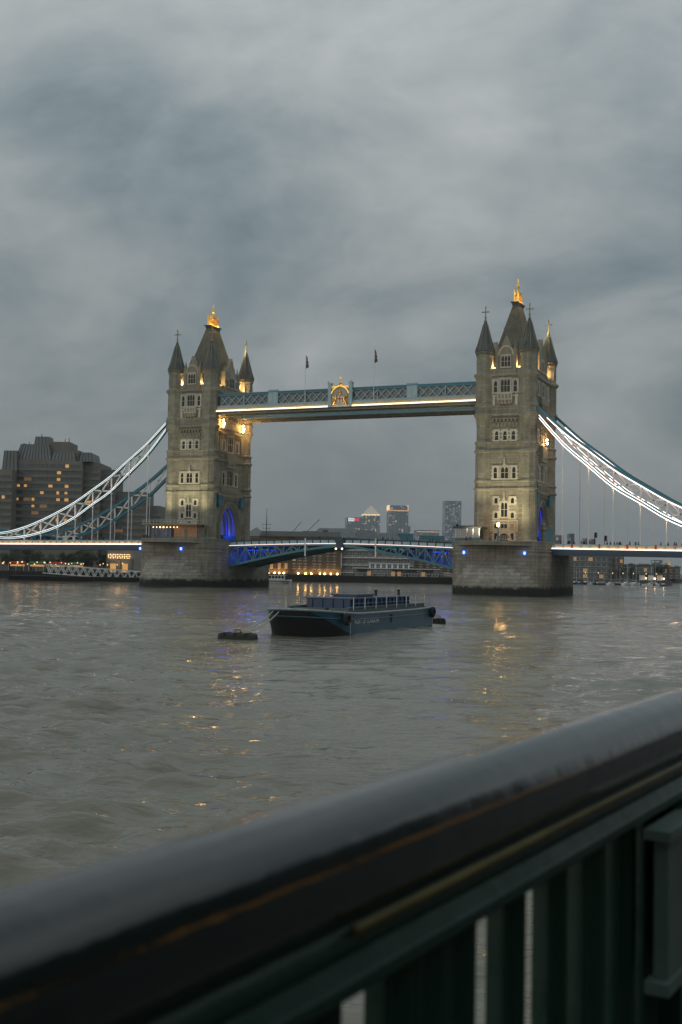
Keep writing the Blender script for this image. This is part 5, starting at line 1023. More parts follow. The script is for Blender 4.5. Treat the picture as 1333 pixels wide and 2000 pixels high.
for r0, r1, z1, lab in ((463, 483, 84, 'small far tower just right of the right bridge tower'), (495, 506, 88, 'slim far tower, second right of the right bridge tower'), (527, 537, 78, 'far tower with a red light, left one of a close pair'), (539, 552, 77, 'far tower with a red light, right one of a close pair'), (677, 698, 34, 'far glass block seen below the right deck')):
    t, w_ = ot(r0, r1, z1, lab, 'office_grid', 'small towers on the right skyline', 2500, 16)
    if 'red' in lab: q = MB(); q.ball((0, 0, z1+.5), 1.2, 6, 4); q.build('beacon', 'signred', t)
# ---- marina bank below the right deck
def block(name, r0, r1, f, z1, m, wmn, lab, rows, cols, wsc=1.0):
    t = far_thing(name, r0, f, 2.2, lab, 'building'); w_ = r1-r0; box_part('wall', m, t, 0, w_, 0, 12, 0, z1-2.2); box_part('roof_edge', 'roofdark', t, -.3, w_+.3, -.3, 12.3, z1-2.2, z1-1.8)
    for k in range(rows):
        box_part('floor_band', 'greywall', t, -.1, w_+.1, -.25, 0, (k+1)*(z1-2.2)/rows-.5, (k+1)*(z1-2.2)/rows-.2)
        for i in range(cols): o = inst(wfm, 'window', t, (w_*(i+.5)/cols, 0, k*(z1-2.2)/rows+.5), 0, (wsc*w_/cols/1.45, 1, .95)); kid(wpl if random.random() < .10 else wpd, 'pane', o)
    return t
block('glass_block', 110, 131, 562, 16, 'hpane', None, 'glass fronted block with warm lit floors right of the right pier', 5, 8); block('brick_block', 131.5, 139, 566, 15, 'brick', None, 'narrow brick block right of the glass fronted block', 5, 3, .7)
block('low_block', 139.5, 163, 600, 9.5, 'greywall', None, 'low grey block behind the boats at the right', 2, 8, .7); block('brick_terrace', 168, 200, 680, 9, 'brick', None, 'low brick terrace at the right edge below the deck', 2, 9, .7)
t = far_thing('boat_shed', 140.5, 545, 2.2, 'long shed with white bays behind the boats', 'building'); box_part('roof', 'tealdull', t, 0, 13, 0, 8, 2.6, 3.3); box_part('rear_wall', 'roofdark', t, .2, 12.8, 1.5, 7.8, 0, 2.6)
for i in range(3): box_part('white_bay', 'white', t, 1+4.2*i, 3.4+4.2*i, .6, 1.4, 0, 2.4)
for i in range(3): q = MB(); q.ball((3.9+4.2*i, .3, .8), .25, 6, 4); q.build('lamp', 'lamp', t)
t = far_thing('church_spire', 256, 900, 2.2, 'pale lit church steeple far right below the deck', 'church'); b = MB(); b.lathe([(2.6, 0), (2.6, 9), (2.0, 9.4), (2.0, 12.4), (1.2, 13), (1.0, 15), (.1, 18)], (0, 0), 8); b.build('steeple', 'pale', t); box_part('nave', 'greywall', t, -8, 8, 2, 20, 0, 6); plight('steeple_light', None, site(256, 893, 10), 700, WARM, .5)
for i, (r, f, h, wd) in enumerate(((134, 556, 6, 1), (140, 610, 7.5, 1.2), (151, 600, 6.5, 1.2), (158, 640, 8, 1.3), (166, 650, 9, 1.4), (173, 668, 8, 1.4), (181, 676, 8.5, 1.3), (189, 680, 9.5, 1.3), (198, 690, 8.5, 1.3))): tree(r, f, 2, h, i % 3, ORD[i]+' from the left of the dark trees on the far bank below the right deck', 'trees below the right deck', wd)
def hull_mesh(L_, B_, D_, m):
    b = MB(); rings = []
    for i in range(9):
        s_ = i/8; w_ = B_/2*(1-abs(2*s_-.75)**2.6*(1 if s_ > .375 else .25)); w_ = max(.05, w_ if s_ < .99 else .05); sh = .25*(2*s_-1)**2
        rings.append([(-L_/2+L_*s_, -w_, D_+sh), (-L_/2+L_*s_*.97, -w_*.7, 0), (-L_/2+L_*s_*.97, 0, -.35), (-L_/2+L_*s_*.97, w_*.7, 0), (-L_/2+L_*s_, w_, D_+sh)])
    b.loft(rings, closed=True); n_ = len(b.v); b.f += [(0, 1, 2, 3, 4), tuple(range(n_-5, n_))]; return b.mesh('hull', m)
HU = {c: hull_mesh(9, 2.8, 1.0, c) for c in ('white', 'navy', 'tealp')}
cb = MB(); cb.extr([(-2.0, .9), (1.6, .9), (1.0, 1.75), (-1.6, 1.75)], lambda u, z, n: (u, n, z), -.9, .9); cbm = cb.mesh('cabin', 'white'); wd_ = MB(); wd_.extr([(-1.7, 1.2), (1.2, 1.2), (.95, 1.55), (-1.5, 1.55)], lambda u, z, n: (u, n, z), -.93, .93); wdm = wd_.mesh('cabin_window', 'glass'); ms = MB(); ms.tube([(.6, 0, .9), (.6, 0, 12.5)], [.09, .05], 5); ms.bar((.6, 0, 2.2), (-3.2, 0, 2.3), .12); ms.bar((.6, -.9, 7.5), (.6, .9, 7.5), .06); msm = ms.mesh('mast', 'white')
for i in range(17):
    r = 104.5+2.35*i; c = ('navy', 'tealp', 'navy', 'white', 'navy', 'tealp', 'white')[i % 7] if i < 7 else ('white' if i % 2 else 'navy')
    t = thing('moored_boat', site(r, 506+random.uniform(0, 8), 0), '%s among the boats moored right of the right pier, %s hull' % (ORD[i]+' boat'+(' from left' if 0 < i < 16 else ''), {'navy': 'dark blue', 'tealp': 'teal', 'white': 'white'}[c]), 'boat', 'boats moored right of the right pier (%s)' % ({'navy': 'dark blue', 'tealp': 'teal', 'white': 'white'}[c]), GRZ+random.uniform(-.9, .9)); s_ = random.uniform(.55, .9); t.scale = (s_,)*3
    kid(HU[c], 'hull', t); k = kid(cbm, 'cabin', t); kid(wdm, 'cabin_window', k)
    if i % 3 != 1: kid(msm, 'mast', t).scale = (1, 1, random.uniform(.8, 1.3))
for i in range(7):
    t = thing('bank_lamp', site(112+5.6*i+random.uniform(-1.5, 1.5), 528, 2.2), 'small warm lamp on the far bank behind the moored boats', 'lamp', 'lamps behind the moored boats'); t.scale = (.9, .9, 1.2); kid(plm, 'post', t); kid(glm, 'globe', t)
# white river boat beside the left pier
t = thing('river_boat', site(-19.6, 366, 0), 'white passenger boat showing its stern beside the left pier', 'boat', None, GRZ+.1); HB = hull_mesh(9, 3, 1.2, 'white'); kid(HB, 'hull', t); c_ = MB(); c_.box(-3.2, 2.2, -1.2, 1.2, 1.2, 2.6); c_.box(-3.6, 2.6, -1.4, 1.4, 2.6, 2.75); cab = kid(c_.mesh('cabin', 'white'), 'cabin', t); wq = MB()
for i in range(5): wq.box(-2.9+1.0*i, -2.2+1.0*i, -1.24, 1.24, 1.7, 2.4)
kid(wq.mesh('cabin_windows', 'glass'), 'cabin_windows', cab); st_ = MB(); st_.box(-4.3, 4.0, -1.46, 1.46, .75, .9); kid(st_.mesh('rubbing_strake', 'navy'), 'rubbing_strake', t)
# ================================================================== people, vehicles and signs on the deck
def person_mesh(name, stride, arm):
    J = [((0, 0, .93), (.15, .11)), ((0, 0, 1.15), (.14, .10)), ((0, 0, 1.36), (.17, .11)), ((0, 0, 1.48), (.06, .06)), ((0, -.01, 1.60), (.095, .105)), ((0, -.01, 1.70), (.075, .085)),
         ((.1, 0, .88), (.09, .09)), ((.1, stride, .48), (.06, .065)), ((.1, stride*.6, .07), (.045, .05)), ((.1, stride*.6-.14, .04), (.04, .035)),
         ((-.1, 0, .88), (.09, .09)), ((-.1, -stride, .48), (.06, .065)), ((-.1, -stride*1.1, .07), (.045, .05)), ((-.1, -stride*1.1-.14, .04), (.04, .035)),
         ((.21, 0, 1.38), (.055, .055)), ((.25, -stride*.5, 1.12), (.045, .045)), ((.24, -stride-arm, .9+arm*.8), (.035, .035)), ((-.21, 0, 1.38), (.055, .055)), ((-.25, stride*.5, 1.12), (.045, .045)), ((-.24, stride-arm, .9+arm*.8), (.035, .035))]
    E_ = [(0, 1), (1, 2), (2, 3), (3, 4), (4, 5), (0, 6), (6, 7), (7, 8), (8, 9), (0, 10), (10, 11), (11, 12), (12, 13), (2, 14), (14, 15), (15, 16), (2, 17), (17, 18), (18, 19)]
    me = bpy.data.meshes.new('skel'); me.from_pydata([j[0] for j in J], E_, []); o = bpy.data.objects.new('skel', me); COL.objects.link(o)
    md = o.modifiers.new('s', 'SKIN'); 
    for v, j in zip(me.skin_vertices[0].data, J): v.radius = j[1]
    me.skin_vertices[0].data[0].use_root = True
    o.modifiers.new('d', 'SUBSURF').levels = 1
    dg = bpy.context.evaluated_depsgraph_get(); r_ = bpy.data.meshes.new_from_object(o.evaluated_get(dg)); bpy.data.objects.remove(o); r_.name = name
    r_.materials.append(M['dsteel']); r_.polygons.foreach_set('use_smooth', [True]*len(r_.polygons)); return r_
CL = {'dark': mat('dark_clothes', (.018, .018, .022), .8), 'brown': mat('brown_clothes', (.07, .045, .03), .8), 'red': mat('red_clothes', (.25, .03, .03), .8), 'grey': mat('grey_clothes', (.12, .12, .13), .8)}
PM = {}
for c in CL:
    for v, (s_, a_) in enumerate(((.18, .05), (.03, .3))): m_ = person_mesh('body', s_, a_); m_.materials.clear(); m_.materials.append(CL[c]); PM[c, v] = m_
hm = MB(); hm.ball((0, .01, 1.67), .115, 8, 6); HAIR = hm.mesh('hair', 'dark', smooth=True)
def person(x, y, z, c, where, grp):
    t = thing('person', (x, y, z), 'person in %s clothes %s' % (c, where), 'person', grp+' (%s)' % c, random.random()*6.28); s_ = random.uniform(.94, 1.06); t.scale = (s_,)*3; kid(PM[c, random.randrange(2)], 'body', t); kid(HAIR, 'hair', t)
for i in range(26):
    x = 53+27.5*random.random()**.85; person(x, -8.2+random.uniform(-.2, .8), ztop(x)-1.0, random.choice(['dark', 'dark', 'dark', 'brown', 'red', 'grey']), 'on the right deck behind the parapet', 'people on the right deck')
for i in range(16):
    person(-49.6+random.uniform(-1.6, 3.6), -16.4+random.uniform(0, 1.6), 11.06, random.choice(['dark', 'dark', 'grey']), 'on the terrace of the left pier', 'people on the left pier')
for i in range(22):
    x = random.choice([-1, 1])*random.uniform(1.5, 28); person(x, -6.8+random.uniform(-.3, .6), zt_b(x)-1.2, random.choice(['dark', 'dark', 'brown', 'grey']), 'behind the parapet of the opening span', 'people on the opening span')
for i in range(8): x = -56-40*random.random(); person(x, -8.2, ztop(x)-1.0, random.choice(['dark', 'grey']), 'on the left deck behind the parapet', 'people on the left deck')
for x, c in ((35.0, 'red'), (34.2, 'dark'), (39.6, 'dark')): person(x, -16.0, 11.06, c, 'on the right pier between cabin and doorway', 'people on the right pier')
def van(x, y, m, lab, h=2.25, L_=5.2):
    z = ztop(x)-1.0; t = thing('van', (x, y, z), lab, 'van'); b = MB(); P = [(-L_/2, .35), (L_/2, .35), (L_/2, 1.05), (L_/2-.9, 1.2), (L_/2-1.6, h-.1), (L_/2-1.9, h), (-L_/2+.1, h), (-L_/2, h-.15)]
    b.extr([(x+u, z+v) for u, v in P], lambda u, v, n: (u, y+n, v), -1.0, 1.0); b.build('body', m, t)
    for sy in (-1.02, .96):
        q = MB(); q.box(x+L_/2-2.9, x+L_/2-1.75, y+sy, y+sy+.06, z+1.25, z+h-.3); q.build('side_window', 'glass', t)
        for u in (-1.5, 1.5):
            q = MB(); rg = [(x+u+.36*math.cos(a), z+.36+.36*math.sin(a)) for a in np.linspace(0, 2*PI, 14)[:-1]]; q.extr(rg, lambda a, c, n: (a, y+n, c), sy-.05, sy+.2); wh = q.build('wheel', 'dark', t)
    q = MB(); q.hexa([(x+L_/2-.88, y-.85, z+1.26), (x+L_/2-.86, y+.85, z+1.26), (x+L_/2-.86, y+.85, z+1.26), (x+L_/2-.88, y-.85, z+1.26), (x+L_/2-1.54, y-.8, z+h-.15), (x+L_/2-1.54, y+.8, z+h-.15), (x+L_/2-1.5, y+.8, z+h-.15), (x+L_/2-1.5, y-.8, z+h-.15)]); q.build('windscreen', 'glass', t)
    for sy in (-.75, .75): q = MB(); q.box(x+L_/2-.02, x+L_/2+.04, y+sy-.14, y+sy+.14, z+.75, z+.95); q.build('headlight', 'lampsoft', t)
van(-80.5, -5.0, 'white', 'white van crossing the left deck, only its top above the parapet'); van(-88.5, -5.2, 'navy', 'dark blue van behind the round red sign on the left deck', 2.2, 6.5)
t = thing('round_sign', (-92.9, -7.6, 10.3), 'round red sign with a pale rim on a post on the left deck', 'sign'); q = MB(); q.tube([(-92.9, -7.6, 10.3), (-92.9, -7.6, 13.0)], .07, 6); q.build('post', 'dsteel', t)
def disc(r_, y0, y1, zc): b = MB(); b.extr([(-92.9+r_*math.cos(a), zc+r_*math.sin(a)) for a in np.linspace(0, 2*PI, 25)[:-1]], lambda u, z, n: (u, n, z), y0, y1); return b
disc(.78, -7.7, -7.64, 12.1).build('rim', 'white', t); disc(.6, -7.73, -7.69, 12.1).build('face', 'red', t); disc(.2, -7.76, -7.72, 12.1).build('centre', 'white', t)
for x, h, lab in ((60.7, 3.6, 'left traffic light on the right deck, dark head on a post'), (62.9, 2.9, 'right traffic light on the right deck, dark head on a post')):
    t = thing('traffic_light', (x, -6, 10.5), lab, 'traffic light', 'traffic lights on the right deck'); q = MB(); q.tube([(x, -6, 10.5), (x, -6, 10.6+h)], .08, 6); q.build('post', 'dark', t); q = MB(); q.box(x+.05, x+.5, -6.25, -5.9, 9.5+h, 10.7+h)
    for k in range(3): q.extr([(x+.05, 9.7+h+.38*k), (x+.75, 9.62+h+.38*k), (x+.75, 9.66+h+.38*k), (x+.05, 9.85+h+.38*k)], lambda u, z, n: (u, n, z), -6.2, -5.95)
    q.build('signal_head', 'dark', t)
# ================================================================== barge
M['hull'] = mat('hull_blue_paint', (0.016, 0.075, 0.120), .34, 0, .35, 1.3, .25, 5); M['tar'] = mat('tarred_steel', (.008, .008, .008), .6, 0, .3, 2, .3, 6); M['rubber'] = mat('rubber', (.012, .012, .012), .75, 0, .2, 6); M['boxblue'] = mat('dark_blue_paint', (.004, .040, .110), .4, 0, .3, 1.2); M['rim'] = mat('worn_pale_rim', (.30, .34, .35), .6, 0, .3, 3); M['deckp'] = mat('deck_paint', (.10, .12, .12), .7, 0, .35, 1.5); M['rope'] = mat('rope', (.42, .40, .35), .9)
BX, BY = 71.0, -180.5; bt = thing('barge', (BX, BY, 0), 'dark blue moored barge with white lettering on its side in mid river', 'barge')
BL, BW, BC = 24.6, 3.45, 5.4
def bplan(s):     # s: 0..1 left stern -> bow -> right stern; returns x,y and bow fraction
    T1 = BL-BC; Tb = 8.6; T = 2*T1+Tb; d = s*T
    if d < T1: return -BW, BL-d, 0
    if d > T1+Tb: return BW, BC+(d-T1-Tb), 0
    a = PI*(d-T1)/Tb; c, s_ = math.cos(a), math.sin(a); e = 2/2.5; return -BW*math.copysign(abs(c)**e, c), BC-BC*abs(s_)**e, abs(s_)
def brim(y): return 1.72+.42*max(0, 1-y/7.0)**1.6+.12*max(0, (y-18)/6.6)**2
def bpt(s, v, off=0):   # v 0 bottom(-0.8) .. 1 rim
    x, y, bf = bplan(s); zr = brim(y); z = -.8+(zr+.8)*v; k = (max(0.0, 1-z/zr) if z > 0 else 1); y2 = y+1.1*bf*k**1.5; x2 = x*(1-.05*bf*k)
    return (BX+x2*(1+off/BW), BY+y2-off*bf, z)
ss = sorted(set([i/60 for i in range(61)]+[.36+.28*i/60 for i in range(61)]))
def vboot(s):
    x, y, bf = bplan(s); zr = brim(y); zb = .05 if bf == 0 else .05+(zr*.93-.05)*min(1, bf*1.08)**1.5; return (zb+.8)/(zr+.8)
b = MB(); b.loft([[bpt(s, vboot(s)*v) for s in ss] for v in (0, .3, .6, .8, .92, 1)], closed=False); b.build('boot_plating', 'tar', bt, smooth=True)
b = MB(); b.loft([[bpt(s, vboot(s)+(1-vboot(s))*v) for s in ss] for v in (0, .2, .4, .6, .8, 1)], closed=False); hullo = b.build('hull', 'hull', bt, smooth=True)
b = MB(); st_ = [bpt(0, 0), bpt(1, 0), bpt(1, 1), bpt(0, 1)]; b.add(st_, [(0, 1, 2, 3)]); b.build('transom', 'hull', bt)
b = MB(); dk = [bpt(s, 1) for s in ss]; b.v += [(x, y, z-.06) for x, y, z in dk]; b.f.append(tuple(range(len(dk)))); b.build('deck', 'deckp', bt)
b = MB(); b.tube([bpt(s, 1, .03) for s in ss], .10, 6); b.build('rubbing_rim', 'rim', bt)
b = MB(); b.tube([bpt(s, .80, .04) for s in ss if bplan(s)[2] > 0 or True], .06, 6); b.build('rubbing_strake', 'hull', bt)
# hold house with ribs, coaming, hatch
x0, x1, y0, y1 = 69.2, 73.2, -173.6, -159.4
b = MB(); b.box(x0, x1, y0, y1, 1.55, 2.85); hb = b.build('hold_box', 'boxblue', bt)
for i in range(14): q = MB(); yy = y0+.5+1.05*i; q.box(x1, x1+.12, yy-.06, yy+.06, 1.6, 2.82); q.build('rib', 'boxblue', hb)
for i in range(4): q = MB(); xx = x0+.5+.95*i; q.box(xx-.06, xx+.06, y0-.1, y0, 1.6, 2.82); q.build('rib', 'boxblue', hb)
q = MB(); q.box(x0-.08, x1+.15, y0-.14, y1+.1, 2.85, 2.93); q.build('hold_lip', 'boxblue', hb)
q = MB(); q.box(70.6, 72.8, -171.2, -167.4, 2.93, 3.1); q.box(70.4, 73.0, -171.4, -167.2, 3.1, 3.22); q.build('hatch_cover', 'boxblue', bt)
for xa, xb in ((73.85, 74.0), (68.5, 68.65)): q = MB(); q.box(xa, xb, -175.6, -157.2, 1.6, 2.16); q.box(xa-.1, xb+.1, -175.7, -157.1, 2.16, 2.24); q.build('coaming', 'tealdull', bt)
q = MB(); q.box(68.5, 74.0, -175.75, -175.6, 1.6, 2.16); q.build('coaming', 'tealdull', bt)
sm = MB(); sm.tube([(0, 0, 0), (0, 0, 1.05)], .034, 6); smm = sm.mesh('stanchion', 'white')
rl = [(74.2, y) for y in np.linspace(-175.2, -157.6, 8)]; rl2 = [(68.3, y) for y in np.linspace(-175.8, -157.6, 8)]
for x, y in rl+rl2: inst(smm, 'stanchion', bt, (x, y, 2.0))
for pts in (rl, rl2):
    for z in (3.03, 2.55): q = MB(); q.tube([(x, y, z) for x, y in pts], .016, 5); q.build('guard_wire', 'rim', bt)
q = MB(); q.tube([(68.3, -175.8, 3.03), (74.2, -175.2, 3.03)], .018, 5); q.build('guard_wire', 'rim', bt)
for x, y in ((70.2, -178.6), (73.2, -178.3), (73.9, -157.0), (70.0, -157.0), (72.5, -166), (73.0, -161.5)):
    q = MB(); z0 = 1.7 if y < -175 or y > -158 else 3.0; q.lathe([(.13, z0), (.1, z0+.4), (.17, z0+.45), (.15, z0+.55)], (x, y), 8); q.build('bollard', 'tar', bt)
def torus(c, R_, r_, axis_x=True, sx=1):
    b = MB(); n_, m_ = 20, 8; rings = []
    for i in range(n_):
        a = 2*PI*i/n_; ring = []
        for k in range(m_): p = 2*PI*k/m_; rr = R_+r_*math.cos(p); ring.append((c[0]+sx*r_*1.5*math.sin(p), c[1]+rr*math.cos(a), c[2]+rr*math.sin(a)))
        rings.append(ring)
    rings.append(rings[0]); b.loft(rings); return b
torus((BX+BW+.16, -177.5, 1.35), .36, .15).build('tyre_fender', 'rubber', bt, smooth=True); torus((BX+BW+.16, -156.4, 1.35), .38, .16).build('tyre_fender', 'rubber', bt, smooth=True); 
for y in (-177.5, -156.4):
    q = MB(); q.tube([(BX+BW-.1, y, 1.85), (BX+BW+.2, y, 1.7)], .04, 5); q.build('fender_rope', 'rope', bt)
o = inst(text_mesh('PORT OF LONDON', .60, 'white', 'lettering', .012, 1.02), 'lettering', bt, (BX+BW+.035, -172.9, 1.06)); o.rotation_euler = (PI/2, 0, PI/2)
o = inst(text_mesh('AUTHORITY', .27, 'rim', 'small_lettering', .012, 1.5), 'small_lettering', bt, (BX+BW+.035, -173.0, .62)); o.rotation_euler = (PI/2, 0, PI/2)
for yc in (-176.4, -156.0):
    for k in range(6): q = MB(); q.box(BX+BW+.02, BX+BW+.035, yc-.06, yc+.06, .12+.2*k, .22+.2*k); q.build('draught_mark', 'white', bt)
q = MB(); q.box(BX+BW+.02, BX+BW+.05, -167.3, -167.0, .75, 1.45); q.box(BX+BW+.02, BX+BW+.05, -167.5, -166.8, 1.35, 1.45); q.build('ladder_slot', 'tar', bt)
# mooring floats and ropes
M['weed'] = mat('weedy_wood', (.030, .032, .020), .75, 0, .5, 3, .6, 8)
def float_(c, L_, w_, h_, rz, lab):
    t = thing('mooring_float', (c[0], c[1], 0), lab, 'buoy', None, rz); ORG[t.name] = (0, 0, 0); b = MB(); rings = []
    for z, k in ((-.4, .97), (.0, 1), (h_*.6, .98), (h_*.9, .93), (h_, .86)):
        rings.append([(L_/2*k*a, w_/2*k*c_, z) for a, c_ in ((-1, -.8), (-.92, -1), (.92, -1), (1, -.8), (1, .8), (.92, 1), (-.92, 1), (-1, .8))])
    b.loft(rings); n_ = len(b.v); b.f.append(tuple(range(n_-8, n_))); b.build('float', 'weed', t)
    for u in (-.3, 0, .3): q = MB(); q.box(L_*u-.09, L_*u+.09, -w_/2-.03, w_/2+.03, h_*.5, h_+.05); q.build('strap', 'dark', t)
    q = MB(); q.tube([(.25*math.cos(a), 0, h_+.12+.16*math.sin(a)) for a in np.linspace(0, 2*PI, 12)], .05, 5); q.build('mooring_ring', 'dsteel', t); return t
float_((69.55, -186.4), 2.95, 1.1, .45, .05, 'dark weedy mooring float roped to the bow of the barge'); float_((73.4, -151.0), 1.5, 1.0, .5, .4, 'smaller dark mooring float behind the stern of the barge')
for k, (a, e) in enumerate((((69.3, -179.6, 2.15), (69.6, -186.3, .6)), ((69.9, -179.9, 2.1), (70.2, -186.3, .58)))):
    pts = [tuple(a[j]+(e[j]-a[j])*s_-(.35*4*s_*(1-s_) if j == 2 else 0) for j in range(3)) for s_ in np.linspace(0, 1, 14)]; b = MB(); b.tube(pts, .05, 5); tag(b.build('mooring_rope', 'rope', org=a), ('left' if k == 0 else 'right')+' mooring rope sagging from the barge bow to the weedy float', 'rope', 'mooring ropes')
# ================================================================== near bank: promenade, river wall, railing
D_ = Vector((.1367, .9906, 0)).normalized(); N_v = Vector((-D_.y, D_.x, 0)); ez = CAMP.z
def rp(t_, n_, z): p = Vector((CAMP.x, CAMP.y, 0))+D_*t_+N_v*n_; return (p.x, p.y, z)
GZ = 3.98
M['paving'] = stone('paving', (.055, .054, .05), (.10, .098, .09), 0)
def ext_slab(name, n0, n1, z0, z1, m, t0=-60, t1=240): b = MB(); P = [rp(t0, n0, z0), rp(t1, n0, z0), rp(t1, n1, z0), rp(t0, n1, z0)]; b.hexa(P+[(x, y, z1) for x, y, z in P]); return b.build(name, m)
tag(ext_slab('promenade', -40, .55, -3, GZ, 'paving'), kind='structure')
rw = thing('river_wall', rp(0, .8, GZ), 'stone river wall carrying the green railing', 'wall'); ORG[rw.name] = tuple(rw.location)
def rw_part(name, n0, n1, z0, z1, m): b = MB(); P = [rp(-60, n0, z0), rp(240, n0, z0), rp(240, n1, z0), rp(-60, n1, z0)]; b.hexa(P+[(x, y, z1) for x, y, z in P]); return b.build(name, m, rw)
rw_part('wall', .56, 1.0, -3, GZ, 'wallstone'); rw_part('coping', .53, 1.06, GZ, GZ+.12, 'wallstone')
def gloss(name, col, rough, bump, coat=.35, spec=.5):
    m, t_, b_ = princ(name); b_.inputs['Base Color'].default_value = (*col, 1); b_.inputs['Roughness'].default_value = rough; b_.inputs['Specular IOR Level'].default_value = spec; b_.inputs['Coat Weight'].default_value = coat; b_.inputs['Coat Roughness'].default_value = .12
    g = t_.nodes.new('ShaderNodeNewGeometry'); n_ = t_.nodes.new('ShaderNodeTexNoise'); n_.inputs['Scale'].default_value = 14; n_.inputs['Detail'].default_value = 4; t_.links.new(g.outputs['Position'], n_.inputs[0]); bp = t_.nodes.new('ShaderNodeBump'); bp.inputs['Strength'].default_value = bump; bp.inputs['Distance'].default_value = .01; t_.links.new(n_.outputs[0], bp.inputs['Height']); t_.links.new(bp.outputs[0], b_.inputs['Normal'])
    n2 = t_.nodes.new('ShaderNodeTexNoise'); n2.inputs['Scale'].default_value = 5; t_.links.new(g.outputs['Position'], n2.inputs[0]); mr = t_.nodes.new('ShaderNodeMapRange'); t_.links.new(n2.outputs[0], mr.inputs[0]); mr.inputs[3].default_value = rough-.08; mr.inputs[4].default_value = rough+.14; t_.links.new(mr.outputs[0], b_.inputs['Roughness']); M[name] = m
gloss('rail_gloss', (.003, .009, .008), .11, .3, .5); gloss('rail_green', (.003, .028, .018), .36, .3, 0, .3)
M['beadp'] = mat('painted_highlight', (.11, .095, .03), .45, 0, .6, 5)  # yellow reflected light put into the colour
gr = thing('railing', rp(0, .764, GZ+.12), 'dark green cast railing with a fat glossy handrail, blurred in the foreground', 'railing')
def prof(pts, name, m, t0=-2.0, t1=14, smooth=True, sub=10):
    b = MB(); rings = [[rp(t0+(t1-t0)*i/sub, n_, ez+z) for n_, z in pts] for i in range(sub+1)]; b.loft(rings); k = len(pts); n2 = len(b.v); b.f += [tuple(range(k)), tuple(range(n2-k, n2))]; return b.build(name, m, gr, smooth=smooth)
c0 = (.764, -.361); r0 = .0765
prof([(c0[0]+r0*math.cos(a), c0[1]+r0*math.sin(a)) for a in np.linspace(0, 2*PI, 49)[:-1]], 'handrail', 'rail_gloss')
c1 = (.752, -.447); prof([(c1[0]+.045*math.cos(a), c1[1]+.030*math.sin(a)) for a in np.linspace(0, 2*PI, 25)[:-1]], 'lower_roll', 'rail_green')
prof([(.7015+.006*math.cos(a), -.4275+.006*math.sin(a)) for a in np.linspace(0, 2*PI, 13)[:-1]], 'highlight_bead', 'beadp', 1.2)  # thin bead added to carry the painted yellow highlight of the handrail
prof([(.712, -.462), (.83, -.462), (.83, -.505), (.700, -.505), (.697, -.501), (.697, -.486), (.700, -.482)], 'flange', 'rail_green', smooth=False)
z0, z1 = GZ+.12, ez-.505; ang = math.atan2(D_.y, D_.x)
def baluster(pw, pt=.03):
    P = [(-pw/2, -pt/2), (-pw/2+.01, -pt/2-.006), (-pw*.16, -pt/2), (0, -pt/2-.014), (pw*.16, -pt/2), (pw/2-.01, -pt/2-.006), (pw/2, -pt/2), (pw/2, pt/2), (-pw/2, pt/2)]
    b = MB(); b.extr(P, lambda u, v, n: (u, v, n), 0, z1-z0); return b.mesh('baluster', 'rail_green')
bal_n, bal_w = baluster(.09), baluster(.128)
for k in range(-16, 60):      # bar between two gaps; the casting is closed at one gap
    t_ = 1.70+.197*(k+.5); wide = k not in (-3, -2, -1, 0, 1)
    inst(bal_w if wide else bal_n, 'baluster', gr, rp(t_, .764, z0), ang)
    if k == -1: inst(bal_w, 'baluster', gr, rp(1.70-.197, .764, z0), ang)
q = MB(); P = [rp(-2, .73, GZ+.2), rp(14, .73, GZ+.2), rp(14, .80, GZ+.2), rp(-2, .80, GZ+.2)]; q.hexa(P+[(x, y, z+.06) for x, y, z in P]); q.build('bottom_rail', 'rail_green', gr)
def rbox(name, t0, t1, n0, n1, z0, z1, m): b = MB(); P = [rp(t0, n0, z0), rp(t1, n0, z0), rp(t1, n1, z0), rp(t0, n1, z0)]; b.hexa(P+[(x, y, z1) for x, y, z in P]); return b.build(name, m, gr)
M['plaque'] = mat('grey_green_plaque', (.075, .115, .10), .5, 0, .25, 9)
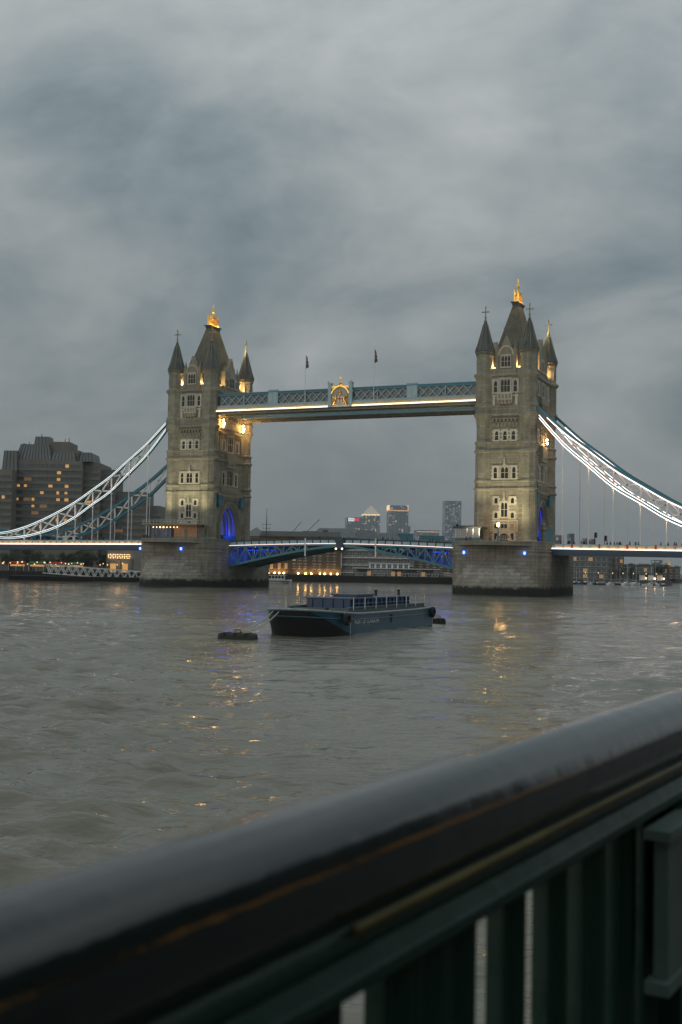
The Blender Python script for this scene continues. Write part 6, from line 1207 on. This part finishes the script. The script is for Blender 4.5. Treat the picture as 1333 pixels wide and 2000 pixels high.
pq = rbox('plaque', 2.39, 3.4, .66, .69, 4.69, 4.975, 'plaque'); rbox('plaque_cornice', 2.35, 3.44, .645, .70, 4.975, 4.995, 'plaque'); rbox('plaque_foot', 2.36, 3.43, .65, .70, 4.665, 4.69, 'plaque'); rbox('newel', 2.6, 3.25, .69, .80, GZ+.12, 5.0, 'rail_green')
# plane trees and an added dark office front behind the viewer along the promenade
for i, (t_, n_) in enumerate(((-9, -17), (6, -19))):
    x, y, z = rp(t_, n_, GZ); t = thing('plane_tree', (x, y, z), 'plane tree on the promenade behind the viewer', 'tree', 'plane trees on the promenade', i*1.7); t.scale = (9.5, 9.5, 9.5); kid(TREES[i % 3][0], 'trunk', t); kid(TREES[i % 3][1], 'crown', t)

# ================================================================== evening haze over the river
hz_ = MB(); hz_.box(-5200, 5200, -300, 9400, -6, 320); hm_ = bpy.data.materials.new('evening_haze'); hm_.use_nodes = True; ht = hm_.node_tree; ht.nodes.clear()
ho = ht.nodes.new('ShaderNodeOutputMaterial'); hv = ht.nodes.new('ShaderNodeVolumePrincipled'); hv.inputs['Color'].default_value = (.86, .93, 1, 1); hv.inputs['Density'].default_value = .00010; hv.inputs['Anisotropy'].default_value = .2; ht.links.new(hv.outputs[0], ho.inputs['Volume'])
o = hz_.build('haze', hm_); tag(o, kind='stuff')

# unseen office front added behind the promenade to block the sky the handrail mirrors
t = thing('unseen_office_front', rp(6, -30, GZ), 'unseen dark office front added behind the promenade, with an added lit ground floor', 'building'); ORG[t.name] = tuple(t.location)
def pb(name, t0, t1, n0, n1, z0, z1, m): b = MB(); P = [rp(t0, n0, z0), rp(t1, n0, z0), rp(t1, n1, z0), rp(t0, n1, z0)]; b.hexa(P+[(x, y, z1) for x, y, z in P]); return b.build(name, m, t)
pb('wall', -45, 75, -46, -30, GZ, 27, 'dark')
for k in range(6):
    for i in range(20): pb('window', -44+6*i, -39.2+6*i, -30, -29.9, GZ+.6+3.6*k, GZ+3.3+3.6*k, 'litwin' if k == 0 and i % 3 else 'hpane')  # glowing ground-floor windows added for warm streaks on the handrail
